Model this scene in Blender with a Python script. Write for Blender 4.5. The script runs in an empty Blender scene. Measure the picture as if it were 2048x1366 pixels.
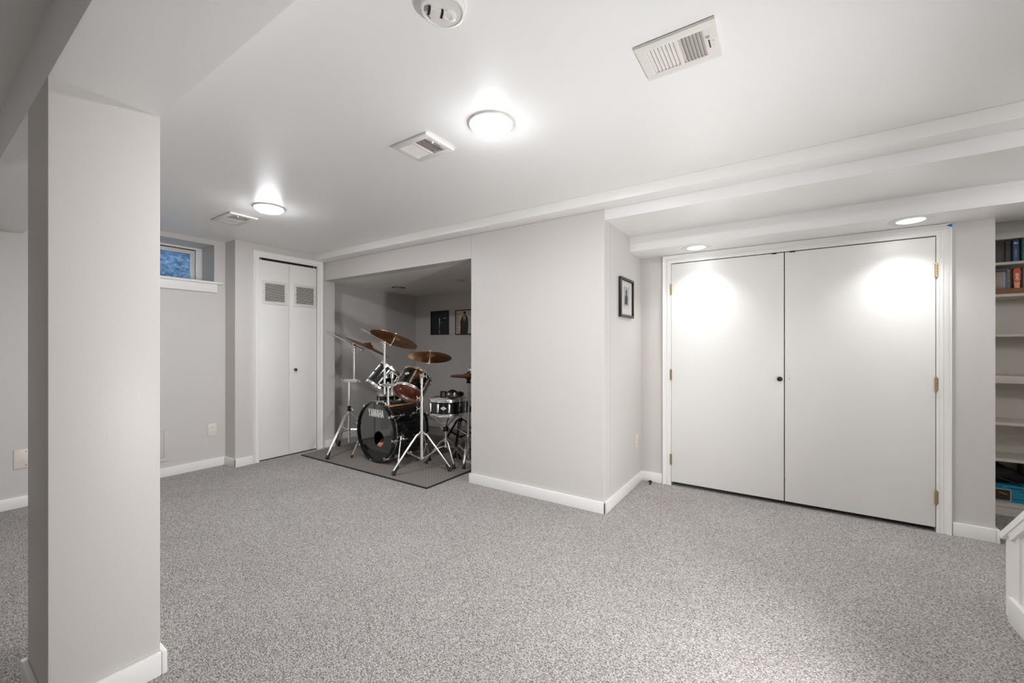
import bpy, bmesh, math, random
from mathutils import Vector, Matrix
PI = math.pi
random.seed(7)
SC = bpy.context.scene
COL = SC.collection
V = Vector

# ------------------------------------------------------------------ materials
def lin(c):
    c = c / 255.0
    return c / 12.92 if c <= 0.04045 else ((c + 0.055) / 1.055) ** 2.4

def rgb(r, g, b):
    return (lin(r), lin(g), lin(b), 1.0)

def new_mat(name):
    m = bpy.data.materials.new(name)
    m.use_nodes = True
    nt = m.node_tree
    return m, nt, nt.nodes['Principled BSDF']

def pm(name, col, rough=0.5, metal=0.0, bump=0.0, bscale=200.0, spec=0.5, var=0.0, vscale=6.0, coat=0.0):
    m, nt, b = new_mat(name)
    b.inputs['Base Color'].default_value = col
    b.inputs['Roughness'].default_value = rough
    b.inputs['Metallic'].default_value = metal
    b.inputs['Specular IOR Level'].default_value = spec
    if coat:
        b.inputs['Coat Weight'].default_value = coat
        b.inputs['Coat Roughness'].default_value = 0.05
    tc = nt.nodes.new('ShaderNodeTexCoord')
    if bump:
        n = nt.nodes.new('ShaderNodeTexNoise'); n.inputs['Scale'].default_value = bscale
        n.inputs['Detail'].default_value = 3
        bp = nt.nodes.new('ShaderNodeBump'); bp.inputs['Strength'].default_value = bump
        bp.inputs['Distance'].default_value = 0.002
        nt.links.new(tc.outputs['Object'], n.inputs['Vector'])
        nt.links.new(n.outputs['Fac'], bp.inputs['Height'])
        nt.links.new(bp.outputs['Normal'], b.inputs['Normal'])
    if var:
        n = nt.nodes.new('ShaderNodeTexNoise'); n.inputs['Scale'].default_value = vscale
        n.inputs['Detail'].default_value = 4
        mx = nt.nodes.new('ShaderNodeMixRGB'); mx.blend_type = 'MIX'
        mx.inputs[1].default_value = tuple(max(0, c * (1 - var)) for c in col[:3]) + (1,)
        mx.inputs[2].default_value = tuple(min(1, c * (1 + var)) for c in col[:3]) + (1,)
        nt.links.new(tc.outputs['Object'], n.inputs['Vector'])
        nt.links.new(n.outputs['Fac'], mx.inputs[0])
        nt.links.new(mx.outputs[0], b.inputs['Base Color'])
    return m

M = {}
M['wall'] = pm('wall_paint', rgb(208, 204, 200), 0.42, bump=0.10, bscale=260, spec=0.4)
M['ceil'] = pm('ceiling_paint', rgb(240, 239, 237), 0.34, bump=0.06, bscale=180, spec=0.45)
M['trim'] = pm('trim_paint', rgb(241, 239, 236), 0.32, bump=0.03, bscale=120)
M['door'] = pm('door_paint', rgb(236, 234, 230), 0.36, bump=0.03, bscale=90, var=0.015, vscale=3)
M['plastic'] = pm('white_plastic', rgb(228, 225, 220), 0.3)
M['almond'] = pm('outlet_plastic', rgb(226, 218, 208), 0.32)
M['vent'] = pm('vent_enamel', rgb(226, 222, 216), 0.35)
M['dark'] = pm('dark_void', rgb(34, 30, 27), 0.8)
M['duct'] = pm('duct_inside', rgb(92, 86, 78), 0.8)
M['black'] = pm('black_metal', rgb(24, 22, 21), 0.35)
M['blackplastic'] = pm('black_plastic', rgb(20, 19, 19), 0.3)
M['rubber'] = pm('black_rubber', rgb(34, 31, 29), 0.7)
M['brass'] = pm('aged_brass', rgb(190, 170, 130), 0.35, metal=0.9)
M['bronze'] = pm('oil_bronze', rgb(52, 46, 41), 0.35, metal=0.6)
M['chrome'] = pm('chrome', (0.86, 0.85, 0.83, 1), 0.24, metal=1.0)
M['satin'] = pm('satin_chrome', (0.84, 0.83, 0.81, 1), 0.38, metal=0.85)
M['badge'] = pm('badge_metal', rgb(226, 223, 217), 0.3, metal=0.35)
M['lacquer'] = pm('black_lacquer', rgb(13, 13, 14), 0.09, spec=0.6, coat=0.5)
M['drumhead'] = pm('black_drumhead', rgb(18, 19, 20), 0.05, spec=1.0, coat=0.6)
M['drumin'] = pm('drum_inside_wood', rgb(120, 62, 40), 0.5, var=0.25, vscale=9)
M['logo'] = pm('logo_white', rgb(226, 222, 216), 0.5)
M['pillow'] = pm('pillow_cloth', rgb(226, 168, 138), 0.9, bump=0.4, bscale=60, var=0.25, vscale=20)
M['coated'] = pm('coated_head', rgb(214, 210, 204), 0.6)
M['amber'] = pm('amber_clear_head', rgb(128, 68, 50), 0.14, spec=0.6, var=0.15, vscale=8)
M['stickwood'] = pm('stick_wood', rgb(206, 148, 88), 0.4, var=0.12, vscale=30)
M['tape'] = pm('painters_tape', rgb(30, 128, 200), 0.7)
M['frameblk'] = pm('frame_black', rgb(28, 26, 25), 0.3)
M['matwhite'] = pm('mat_board', rgb(205, 202, 199), 0.7)
M['paper'] = pm('print_paper', rgb(168, 168, 167), 0.5, var=0.2, vscale=18)
M['ink'] = pm('print_ink', rgb(48, 48, 50), 0.5, var=0.4, vscale=40)
M['palepaper'] = pm('pale_paper', rgb(224, 222, 216), 0.5)
M['cream'] = pm('cream_sleeve', rgb(212, 203, 182), 0.4, var=0.05, vscale=12)
M['redink'] = pm('red_ink', rgb(190, 84, 66), 0.5)
M['teal'] = pm('dark_teal_sleeve', rgb(26, 40, 42), 0.35, var=0.35, vscale=10)
M['pink'] = pm('streak_red', rgb(160, 70, 78), 0.5)
M['coat'] = pm('printed_coat', rgb(52, 52, 48), 0.5, var=0.3, vscale=30)
M['skin'] = pm('printed_grey', rgb(140, 134, 124), 0.5)
M['shelf'] = pm('shelf_paint', rgb(214, 208, 198), 0.45)
M['brownwood'] = pm('brown_wood', rgb(142, 84, 26), 0.5, var=0.25, vscale=14)
M['cyan'] = pm('cyan_card', rgb(22, 140, 172), 0.45, var=0.08, vscale=10)
M['navy'] = pm('navy_ink', rgb(12, 30, 54), 0.5)
M['card'] = pm('brown_card', rgb(120, 96, 72), 0.8)
M['bag'] = pm('black_nylon', rgb(18, 16, 16), 0.75, bump=0.5, bscale=70)
M['ironwell'] = pm('window_well_steel', rgb(150, 165, 178), 0.6, var=0.45, vscale=7)

def carpet_mat():
    m, nt, b = new_mat('loop_carpet')
    N, L = nt.nodes, nt.links
    tc = N.new('ShaderNodeTexCoord')
    mp = N.new('ShaderNodeMapping'); mp.inputs['Scale'].default_value = (1.0, 1.6, 1.0)
    mp.inputs['Rotation'].default_value = (0, 0, 0.5)
    L.new(tc.outputs['Object'], mp.inputs['Vector'])
    n1 = N.new('ShaderNodeTexNoise'); n1.inputs['Scale'].default_value = 150; n1.inputs['Detail'].default_value = 2.5
    n1.inputs['Roughness'].default_value = 0.7
    vo = N.new('ShaderNodeTexVoronoi'); vo.inputs['Scale'].default_value = 210
    n3 = N.new('ShaderNodeTexNoise'); n3.inputs['Scale'].default_value = 2.2; n3.inputs['Detail'].default_value = 3
    for q in (n1, vo):
        L.new(mp.outputs[0], q.inputs['Vector'])
    L.new(tc.outputs['Object'], n3.inputs['Vector'])
    ad = N.new('ShaderNodeMath'); ad.operation = 'MULTIPLY_ADD'
    L.new(n1.outputs['Fac'], ad.inputs[0]); ad.inputs[1].default_value = 0.75
    sp = N.new('ShaderNodeSeparateColor'); L.new(vo.outputs['Color'], sp.inputs[0])
    sc = N.new('ShaderNodeMath'); sc.operation = 'MULTIPLY'; sc.inputs[1].default_value = 0.25
    L.new(sp.outputs[0], sc.inputs[0]); L.new(sc.outputs[0], ad.inputs[2])
    cr = N.new('ShaderNodeValToRGB')
    e = cr.color_ramp.elements
    e[0].position = 0.30; e[0].color = rgb(76, 71, 67)
    e[1].position = 0.66; e[1].color = rgb(216, 212, 209)
    k = cr.color_ramp.elements.new(0.46); k.color = rgb(151, 146, 142)
    L.new(ad.outputs[0], cr.inputs[0])
    mx = N.new('ShaderNodeMixRGB'); mx.blend_type = 'MULTIPLY'
    cr2 = N.new('ShaderNodeValToRGB')
    cr2.color_ramp.elements[0].position = 0.3; cr2.color_ramp.elements[0].color = (0.9, 0.9, 0.9, 1)
    cr2.color_ramp.elements[1].position = 0.7; cr2.color_ramp.elements[1].color = (1, 1, 1, 1)
    L.new(n3.outputs['Fac'], cr2.inputs[0])
    mx.inputs[0].default_value = 1.0
    L.new(cr.outputs[0], mx.inputs[1]); L.new(cr2.outputs[0], mx.inputs[2])
    L.new(mx.outputs[0], b.inputs['Base Color'])
    b.inputs['Roughness'].default_value = 0.95
    b.inputs['Specular IOR Level'].default_value = 0.1
    bp = N.new('ShaderNodeBump'); bp.inputs['Strength'].default_value = 0.7; bp.inputs['Distance'].default_value = 0.006
    L.new(ad.outputs[0], bp.inputs['Height']); L.new(bp.outputs[0], b.inputs['Normal'])
    return m
M['carpet'] = carpet_mat()

def mat_mat():
    m, nt, b = new_mat('rubber_backed_mat')
    N, L = nt.nodes, nt.links
    tc = N.new('ShaderNodeTexCoord')
    ck = N.new('ShaderNodeTexChecker'); ck.inputs['Scale'].default_value = 55
    ck.inputs['Color1'].default_value = rgb(128, 121, 115); ck.inputs['Color2'].default_value = rgb(116, 109, 103)
    n = N.new('ShaderNodeTexNoise'); n.inputs['Scale'].default_value = 260
    mx = N.new('ShaderNodeMixRGB'); mx.blend_type = 'OVERLAY'; mx.inputs[0].default_value = 0.6
    L.new(tc.outputs['Object'], ck.inputs['Vector']); L.new(tc.outputs['Object'], n.inputs['Vector'])
    L.new(ck.outputs['Color'], mx.inputs[1]); L.new(n.outputs['Fac'], mx.inputs[2])
    L.new(mx.outputs[0], b.inputs['Base Color'])
    b.inputs['Roughness'].default_value = 0.8
    bp = N.new('ShaderNodeBump'); bp.inputs['Strength'].default_value = 0.5; bp.inputs['Distance'].default_value = 0.003
    L.new(ck.outputs['Fac'], bp.inputs['Height']); L.new(bp.outputs[0], b.inputs['Normal'])
    return m
M['mat'] = mat_mat()

def cymbal_mat():
    m, nt, b = new_mat('cymbal_bronze')
    N, L = nt.nodes, nt.links
    tc = N.new('ShaderNodeTexCoord')
    ln = N.new('ShaderNodeVectorMath'); ln.operation = 'MULTIPLY'; ln.inputs[1].default_value = (1, 1, 0)
    L.new(tc.outputs['Object'], ln.inputs[0])
    le = N.new('ShaderNodeVectorMath'); le.operation = 'LENGTH'
    L.new(ln.outputs[0], le.inputs[0])
    mu = N.new('ShaderNodeMath'); mu.operation = 'MULTIPLY'; mu.inputs[1].default_value = 900
    L.new(le.outputs['Value'], mu.inputs[0])
    si = N.new('ShaderNodeMath'); si.operation = 'SINE'; L.new(mu.outputs[0], si.inputs[0])
    n = N.new('ShaderNodeTexNoise'); n.inputs['Scale'].default_value = 9; L.new(tc.outputs['Object'], n.inputs['Vector'])
    cr = N.new('ShaderNodeValToRGB')
    cr.color_ramp.elements[0].position = 0.3; cr.color_ramp.elements[0].color = rgb(140, 92, 52)
    cr.color_ramp.elements[1].position = 0.75; cr.color_ramp.elements[1].color = rgb(196, 146, 90)
    L.new(n.outputs['Fac'], cr.inputs[0]); L.new(cr.outputs[0], b.inputs['Base Color'])
    b.inputs['Metallic'].default_value = 1.0
    b.inputs['Roughness'].default_value = 0.33
    bp = N.new('ShaderNodeBump'); bp.inputs['Strength'].default_value = 0.15; bp.inputs['Distance'].default_value = 0.001
    L.new(si.outputs[0], bp.inputs['Height']); L.new(bp.outputs[0], b.inputs['Normal'])
    return m
M['cymbal'] = cymbal_mat()

def lens_mat(name, strength, rim, r0, r1):
    """frosted lamp lens: bright over the bulb, fading to its rim"""
    m, nt, b = new_mat(name)
    N, L = nt.nodes, nt.links
    b.inputs['Base Color'].default_value = rgb(235, 235, 232)
    b.inputs['Roughness'].default_value = 0.25
    tc = N.new('ShaderNodeTexCoord')
    ln = N.new('ShaderNodeVectorMath'); ln.operation = 'MULTIPLY'; ln.inputs[1].default_value = (1, 1, 0)
    le = N.new('ShaderNodeVectorMath'); le.operation = 'LENGTH'
    L.new(tc.outputs['Object'], ln.inputs[0]); L.new(ln.outputs[0], le.inputs[0])
    mr = N.new('ShaderNodeMapRange'); mr.interpolation_type = 'SMOOTHSTEP'
    mr.inputs['From Min'].default_value = r0; mr.inputs['From Max'].default_value = r1
    mr.inputs['To Min'].default_value = strength; mr.inputs['To Max'].default_value = rim
    L.new(le.outputs['Value'], mr.inputs['Value'])
    b.inputs['Emission Color'].default_value = (0.965, 0.985, 1.02, 1)
    L.new(mr.outputs[0], b.inputs['Emission Strength'])
    return m
# lamp strengths; stair dome, back dome, floor lamp and globes are added fill
POW = dict(dome=330.0, dome_fill=60.0, back=72.0, down=29.0, fill_spot=128.0, fill_globe=40.0, EXPO=0.0)
M['lens'] = lens_mat('dome_lens', POW['dome'], min(POW['dome'], 1.2), 0.062, 0.0985)
M['lens_fill'] = lens_mat('fill_dome_lens', POW['dome_fill'], min(POW['dome_fill'], 1.2), 0.062, 0.0985)
M['fill_globe'] = lens_mat('fill_globe_glass', POW['fill_globe'], POW['fill_globe'], 5, 6)
M['lens2'] = lens_mat('downlight_lens', min(12.0, POW['down']), min(POW['down'], 0.5), 0.045, 0.068)
M['lens_back_fill'] = lens_mat('back_fill_lens', POW['back'], min(POW['back'], 1.2), 0.062, 0.0985)
M['lensoff'] = pm('unlit_lens', rgb(206, 200, 190), 0.3)

def glass_mat():
    m, nt, b = new_mat('dirty_window_glass')
    N, L = nt.nodes, nt.links
    tc = N.new('ShaderNodeTexCoord')
    n = N.new('ShaderNodeTexNoise'); n.inputs['Scale'].default_value = 14; n.inputs['Detail'].default_value = 5
    L.new(tc.outputs['Object'], n.inputs['Vector'])
    tr = N.new('ShaderNodeBsdfTransparent'); tr.inputs[0].default_value = (0.8, 0.9, 1.0, 1)
    gl = N.new('ShaderNodeBsdfGlossy'); gl.inputs['Roughness'].default_value = 0.05
    tl = N.new('ShaderNodeBsdfTranslucent'); tl.inputs[0].default_value = rgb(190, 205, 220)
    cr = N.new('ShaderNodeValToRGB')
    cr.color_ramp.elements[0].position = 0.38; cr.color_ramp.elements[0].color = (0.25, 0.25, 0.25, 1)
    cr.color_ramp.elements[1].position = 0.68; cr.color_ramp.elements[1].color = (0.9, 0.9, 0.9, 1)
    L.new(n.outputs['Fac'], cr.inputs[0])
    n2 = N.new('ShaderNodeTexNoise'); n2.inputs['Scale'].default_value = 26; n2.inputs['Detail'].default_value = 6; n2.inputs['Roughness'].default_value = 0.65
    mp = N.new('ShaderNodeMapping'); mp.inputs['Scale'].default_value = (1, 1, 1.7)
    L.new(tc.outputs['Object'], mp.inputs['Vector']); L.new(mp.outputs[0], n2.inputs['Vector'])
    c2 = N.new('ShaderNodeValToRGB')
    c2.color_ramp.elements[0].position = 0.36; c2.color_ramp.elements[0].color = rgb(105, 125, 140)
    c2.color_ramp.elements[1].position = 0.64; c2.color_ramp.elements[1].color = rgb(250, 252, 255)
    L.new(n2.outputs['Fac'], c2.inputs[0]); L.new(c2.outputs[0], tl.inputs[0])
    m1 = N.new('ShaderNodeMixShader'); L.new(cr.outputs[0], m1.inputs[0])
    L.new(tr.outputs[0], m1.inputs[1]); L.new(tl.outputs[0], m1.inputs[2])
    m2 = N.new('ShaderNodeMixShader'); m2.inputs[0].default_value = 0.06
    L.new(m1.outputs[0], m2.inputs[1]); L.new(gl.outputs[0], m2.inputs[2])
    L.new(m2.outputs[0], N['Material Output'].inputs['Surface'])
    return m
M['glass'] = glass_mat()

# ------------------------------------------------------------------ mesh builder
class MB:
    def __init__(s):
        s.bm = bmesh.new()
    def box(s, lo, hi, bev=0.0, mtx=None, seg=2):
        r = bmesh.ops.create_cube(s.bm, size=1.0)
        vs = r['verts']
        c = [(a + b) / 2 for a, b in zip(lo, hi)]
        d = [abs(b - a) for a, b in zip(lo, hi)]
        for v in vs:
            v.co = V((v.co.x * d[0] + c[0], v.co.y * d[1] + c[1], v.co.z * d[2] + c[2]))
        if bev > 0:
            es = list({e for v in vs for e in v.link_edges})
            g = bmesh.ops.bevel(s.bm, geom=es, offset=min(bev, min(d) * 0.45), segments=seg, affect='EDGES', profile=0.6)
            vs = list({v for f in g['faces'] for v in f.verts} | {v for v in vs if v.is_valid})
        if mtx is not None:
            for v in vs:
                v.co = mtx @ v.co
        return s
    def ring(s, c, n, r, seg, up=None):
        n = V(n).normalized()
        a = n.orthogonal().normalized() if up is None else (V(up) - n * V(up).dot(n)).normalized()
        b = n.cross(a)
        return [s.bm.verts.new(V(c) + a * (r * math.cos(2 * PI * i / seg)) + b * (r * math.sin(2 * PI * i / seg))) for i in range(seg)]
    def skin(s, r0, r1):
        k = len(r0)
        for i in range(k):
            s.bm.faces.new((r0[i], r0[(i + 1) % k], r1[(i + 1) % k], r1[i]))
    def cyl(s, p0, p1, r0, r1=None, seg=12, caps=True):
        p0, p1 = V(p0), V(p1)
        r1 = r0 if r1 is None else r1
        n = (p1 - p0)
        up = n.orthogonal()
        a = s.ring(p0, n, r0, seg, up); b = s.ring(p1, n, r1, seg, up)
        s.skin(a, b)
        if caps:
            s.bm.faces.new(a[::-1]); s.bm.faces.new(b)
        return s
    def tube(s, pts, r, seg=10, caps=True):
        pts = [V(p) for p in pts]
        rs = r if isinstance(r, (list, tuple)) else [r] * len(pts)
        n0 = (pts[1] - pts[0]).normalized()
        up = n0.orthogonal()
        rings = []
        for i, p in enumerate(pts):
            if i == 0: t = pts[1] - pts[0]
            elif i == len(pts) - 1: t = pts[-1] - pts[-2]
            else: t = (pts[i + 1] - p).normalized() + (p - pts[i - 1]).normalized()
            t.normalize()
            up = (up - t * up.dot(t)).normalized()
            rings.append(s.ring(p, t, rs[i], seg, up))
        for a, b in zip(rings, rings[1:]): s.skin(a, b)
        if caps:
            s.bm.faces.new(rings[0][::-1]); s.bm.faces.new(rings[-1])
        return s
    def lathe(s, prof, mtx=None, seg=40, close0=True, close1=True):
        """profile [(r, z)] spun about local Z"""
        mtx = mtx or Matrix()
        rings = []
        for r, z in prof:
            if r < 1e-6:
                rings.append([s.bm.verts.new(mtx @ V((0, 0, z)))])
            else:
                rings.append([s.bm.verts.new(mtx @ V((r * math.cos(2 * PI * i / seg), r * math.sin(2 * PI * i / seg), z))) for i in range(seg)])
        for a, b in zip(rings, rings[1:]):
            if len(a) == 1 and len(b) > 1:
                for i in range(seg): s.bm.faces.new((a[0], b[i], b[(i + 1) % seg]))
            elif len(b) == 1 and len(a) > 1:
                for i in range(seg): s.bm.faces.new((a[i], b[0], a[(i + 1) % seg]))
            elif len(a) > 1:
                s.skin(a, b)
        return s
    def ball(s, c, r, scale=(1, 1, 1), mtx=None, u=16, v=10):
        g = bmesh.ops.create_uvsphere(s.bm, u_segments=u, v_segments=v, radius=r)
        for q in g['verts']:
            p = V((q.co.x * scale[0], q.co.y * scale[1], q.co.z * scale[2]))
            if mtx is not None: p = mtx @ p
            q.co = p + V(c)
        return s
    def prism(s, poly, origin, ex, ey, depth):
        """2D polygon swept along ex x ey by depth"""
        ex, ey = V(ex), V(ey); n = ex.cross(ey).normalized()
        a = [s.bm.verts.new(V(origin) + ex * x + ey * y) for x, y in poly]
        b = [s.bm.verts.new(V(origin) + ex * x + ey * y + n * depth) for x, y in poly]
        s.bm.faces.new(a[::-1]); s.bm.faces.new(b)
        k = len(poly)
        for i in range(k): s.bm.faces.new((a[i], a[(i + 1) % k], b[(i + 1) % k], b[i]))
        return s
    def sweep(s, prof, path, closed_prof=True):
        """profile given as function(point index) -> list of Vector rings"""
        rings = [[s.bm.verts.new(p) for p in prof(i)] for i in range(path)]
        for a, b in zip(rings, rings[1:]): s.skin(a, b)
        s.bm.faces.new(rings[0][::-1]); s.bm.faces.new(rings[-1])
        return s
    def mesh(s, me, mtx):
        k = len(s.bm.verts)
        s.bm.from_mesh(me)
        s.bm.verts.ensure_lookup_table()
        for v in s.bm.verts[k:]: v.co = mtx @ v.co
        return s
    def build(s, name, mat, parent=None, local=False, smooth=True, ang=35):
        bmesh.ops.remove_doubles(s.bm, verts=s.bm.verts, dist=1e-6)
        bmesh.ops.recalc_face_normals(s.bm, faces=s.bm.faces)
        me = bpy.data.meshes.new(name)
        org = V((0, 0, 0))
        if parent is not None and not local:
            org = world_loc(parent)
            for v in s.bm.verts: v.co -= org
        s.bm.to_mesh(me); s.bm.free()
        me.materials.append(M[mat] if isinstance(mat, str) else mat)
        if smooth:
            for p in me.polygons: p.use_smooth = True
            me.set_sharp_from_angle(angle=math.radians(ang))
        o = bpy.data.objects.new(name, me); COL.objects.link(o)
        if parent is not None: o.parent = parent
        return o

def world_loc(o):
    p = V(o.location)
    while o.parent is not None:
        o = o.parent; p = p + V(o.location)
    return p

def recenter(o):
    """move a top-level mesh's origin to its base centre"""
    xs = [v.co for v in o.data.vertices]
    c = V(((min(p.x for p in xs) + max(p.x for p in xs)) / 2, (min(p.y for p in xs) + max(p.y for p in xs)) / 2, min(p.z for p in xs)))
    for v in o.data.vertices: v.co -= c
    o.location = V(o.location) + c
    return o

def tag(o, label=None, cat=None, group=None, kind=None):
    if label: o['label'] = label
    if cat: o['category'] = cat
    if group: o['group'] = group
    if kind: o['kind'] = kind
    return o

def thing(name, loc, label, cat, group=None, mtx=None, kind=None):
    o = bpy.data.objects.new(name, None); COL.objects.link(o)
    o.empty_display_size = 0.05
    o.location = V(loc)
    if mtx is not None: o.rotation_euler = mtx.to_euler()
    return tag(o, label, cat, group, kind)

def struct(name, mb, mat, label, cat, smooth=True):
    o = mb.build(name, mat, None, smooth=smooth)
    return tag(o, label, cat, None, 'structure')

def basis(n, up=(0, 0, 1)):
    """matrix whose local Z is n and whose local Y leans to up"""
    z = V(n).normalized(); u = V(up)
    if abs(z.dot(u)) > 0.99: u = V((0, 1, 0))
    x = u.cross(z).normalized(); y = z.cross(x)
    return Matrix((x, y, z)).transposed().to_4x4()

def text_mesh(body, size, extrude=0.0004, offset=0.0, sx=1.0, align='CENTER'):
    cu = bpy.data.curves.new('lettering', 'FONT')
    cu.body = body; cu.size = size; cu.extrude = extrude; cu.offset = offset
    cu.align_x = align; cu.align_y = 'CENTER'; cu.resolution_u = 3
    o = bpy.data.objects.new('lettering', cu); COL.objects.link(o)
    dg = bpy.context.evaluated_depsgraph_get(); dg.update()
    me = bpy.data.meshes.new_from_object(o.evaluated_get(dg))
    bpy.data.objects.remove(o); bpy.data.curves.remove(cu)
    for v in me.vertices: v.co.x *= sx
    return me

# ------------------------------------------------------------------ dimensions
H = 2.2
XL, XC, YC = -4.63, -4.42, 1.83
YA, XA, YD, XR = 2.75, -1.05, 3.64, 1.05
XE, YS, YB = 1.95, -2.7, 4.38           # far right wall, wall behind the camera, alcove back wall
ZO = 1.927                              # top of alcove opening
XO = -2.245                             # right edge of the alcove opening

# ------------------------------------------------------------------ shell
struct('floor', MB().box((-5.1, YS - 0.1, -0.1), (XE + 0.4, 4.75, 0.0)), 'carpet',
       'grey flecked loop-pile carpet covering the basement floor', 'floor', smooth=False)
struct('ceiling', MB().box((-5.1, YS - 0.1, H), (XE + 0.4, 4.75, H + 0.1)), 'ceil',
       'smooth white painted basement ceiling', 'ceiling', smooth=False)
struct('ceiling_alcove', MB().box((-4.65, YA + 0.118, ZO - 0.0), (XA - 0.05, YB, ZO + 0.08)), 'ceil',
       'low white ceiling over the drum alcove', 'ceiling', smooth=False)

WX = -5.0
m = MB()
m.box((WX, YS - 0.1, 0), (XL, 0.90, H))
m.box((WX, 0.90, 0), (XL, 1.735, 1.775))
m.box((WX, 0.90, 2.154), (XL, 1.735, H))
m.box((WX, 1.735, 0), (XL, YC + 0.02, H))
m.box((WX, YC + 0.02, 0), (WX + 0.1, YB + 0.1, H))
struct('wall_left', m, 'wall', 'pale grey wall with the small high basement window', 'wall', smooth=False)
m = MB()
m.box((XL - 0.1, YC, 0), (XC, 2.045, H))
m.box((XC - 0.13, 2.045, 2.075), (XC, 2.669, H))
m.box((XC - 0.13, 2.669, 0), (XC, YA, H))
m.box((-4.66, YA, 0), (XC, 2.885, ZO)); m.box((-4.66, YA, ZO), (XC, 2.868, H))
struct('wall_closet', m, 'wall', 'pale grey wall around the narrow bifold closet', 'wall', smooth=False)
m = MB()
m.box((XC, YA, ZO), (XO, YA + 0.118, H))
m.box((XO, YA, 0), (XA, YA + 0.12, H), bev=0.004)
m.box((XA - 0.11, YA + 0.12, 0), (XA, YD + 0.12, H))
struct('wall_front', m, 'wall', 'pale grey boxed-out wall with the drum alcove opening', 'wall', smooth=False)
m = MB()
m.box((-4.78, 2.885, 0), (-4.65, YB + 0.1, H))
m.box((-4.65, YB, 0), (XR - 0.02, YB + 0.1, H))
struct('wall_alcove', m, 'wall', 'shaded grey walls inside the drum alcove', 'wall', smooth=False)
m = MB()
m.box((XA, YD, 0), (-0.797, YD + 0.12, H))
m.box((-0.797, YD, 1.872), (0.797, YD + 0.12, H))
m.box((0.797, YD, 0), (XR, YD + 0.12, H))
m.box((XR - 0.1, YD + 0.12, 0), (XR, 4.6, H))
struct('wall_doors', m, 'wall', 'pale grey wall holding the white double doors', 'wall', smooth=False)
m = MB()
m.box((XR, 4.54, 0), (XE + 0.3, 4.64, H))
m.box((XR, 4.30, 1.96), (XE + 0.3, 4.54, H))
struct('wall_nook', m, 'wall', 'shaded wall above and behind the built-in bookcase', 'wall', smooth=False)
struct('wall_right', MB().box((XE, YS - 0.1, 0), (XE + 0.1, 4.6, H)), 'wall', 'grey wall on the far side of the stair', 'wall', smooth=False)
struct('wall_back', MB().box((XL, YS - 0.1, 0), (XE, YS, H)), 'wall', 'grey wall behind the viewpoint', 'wall', smooth=False)

# soffits, beam, column
struct('trim_1', MB().box((XC, 2.615, 2.129), (XE, YA + 0.004, H), bev=0.004), 'trim',
       'long white boxed strip where the ceiling meets the drum wall', 'trim')
struct('ceiling_soffit', MB().box((XA, YA, 2.052), (XE, 3.315, H + 0.01), bev=0.004), 'ceil',
       'upper white soffit step over the double doors', 'soffit')
struct('ceiling_bulkhead', MB().box((XA, 3.31, 1.936), (XE, YD + 0.13, H + 0.01), bev=0.004), 'ceil',
       'lower white bulkhead with two downlights over the double doors', 'soffit')
struct('beam', MB().box((XL, 0.262, 1.995), (XE, 0.532, H + 0.01), bev=0.004), 'ceil',
       'white boxed ceiling beam resting on the square column', 'beam')
struct('column', MB().box((-2.20, 0.262, 0), (-1.866, 0.532, 1.996), bev=0.003), 'wall',
       'square white column under the ceiling beam', 'column')

# baseboards
BH, BT = 0.082, 0.016
def baseboard(name, boxes, label):
    m = MB()
    for lo, hi in boxes: m.box((lo[0], lo[1], 0), (hi[0], hi[1], BH), bev=0.004)
    return struct(name, m, 'trim', label, 'baseboard')
baseboard('baseboard_left', [((XL, YS), (XL + BT, YC))], 'white baseboard along the window wall')
baseboard('baseboard_closet', [((XL, YC - BT), (XC + BT, YC)), ((XC, YC - BT), (XC + BT, 1.985))],
          'short white baseboard wrapping the corner left of the closet')
baseboard('baseboard_front', [((XO - 0.012, YA - BT), (XA + BT, YA)), ((XA, YA - BT), (XA + BT, YD))],
          'white baseboard around the outer corner of the drum wall')
baseboard('baseboard_doors', [((XA, YD - BT), (-0.868, YD)), ((0.868, YD - BT), (XR, YD)), ((XR, YD - BT), (XR + BT, 4.24))],
          'short white baseboards either side of the double doors')
baseboard('baseboard_alcove', [((-4.65, 2.885), (-4.65 + BT, YB)), ((-4.65, YB - BT), (XA - 0.11, YB)), ((XC, YA + 0.01), (XC + BT, 2.885))],
          'white baseboard inside the drum alcove')
baseboard('baseboard_column', [((-2.20 - BT, 0.262 - BT), (-1.866 + BT, 0.262)), ((-2.20 - BT, 0.532), (-1.866 + BT, 0.532 + BT)),
          ((-2.20 - BT, 0.262), (-2.20, 0.532)), ((-1.866, 0.262), (-1.866 + BT, 0.532))], 'white baseboard around the square column')
baseboard('baseboard_back', [((XL, YS), (XE, YS + BT))], 'white baseboard on the wall behind the viewpoint')

# ------------------------------------------------------------------ door casings (fluted)
def casing_profile(w):
    # across the width (0 = opening side), height off the wall
    return [(0, 0), (0, 0.010), (0.08 * w, 0.013), (0.20 * w, 0.013), (0.24 * w, 0.009), (0.30 * w, 0.009), (0.36 * w, 0.014),
            (0.44 * w, 0.015), (0.50 * w, 0.010), (0.56 * w, 0.011), (0.86 * w, 0.018), (0.92 * w, 0.022), (w, 0.022), (w, 0)]

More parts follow.
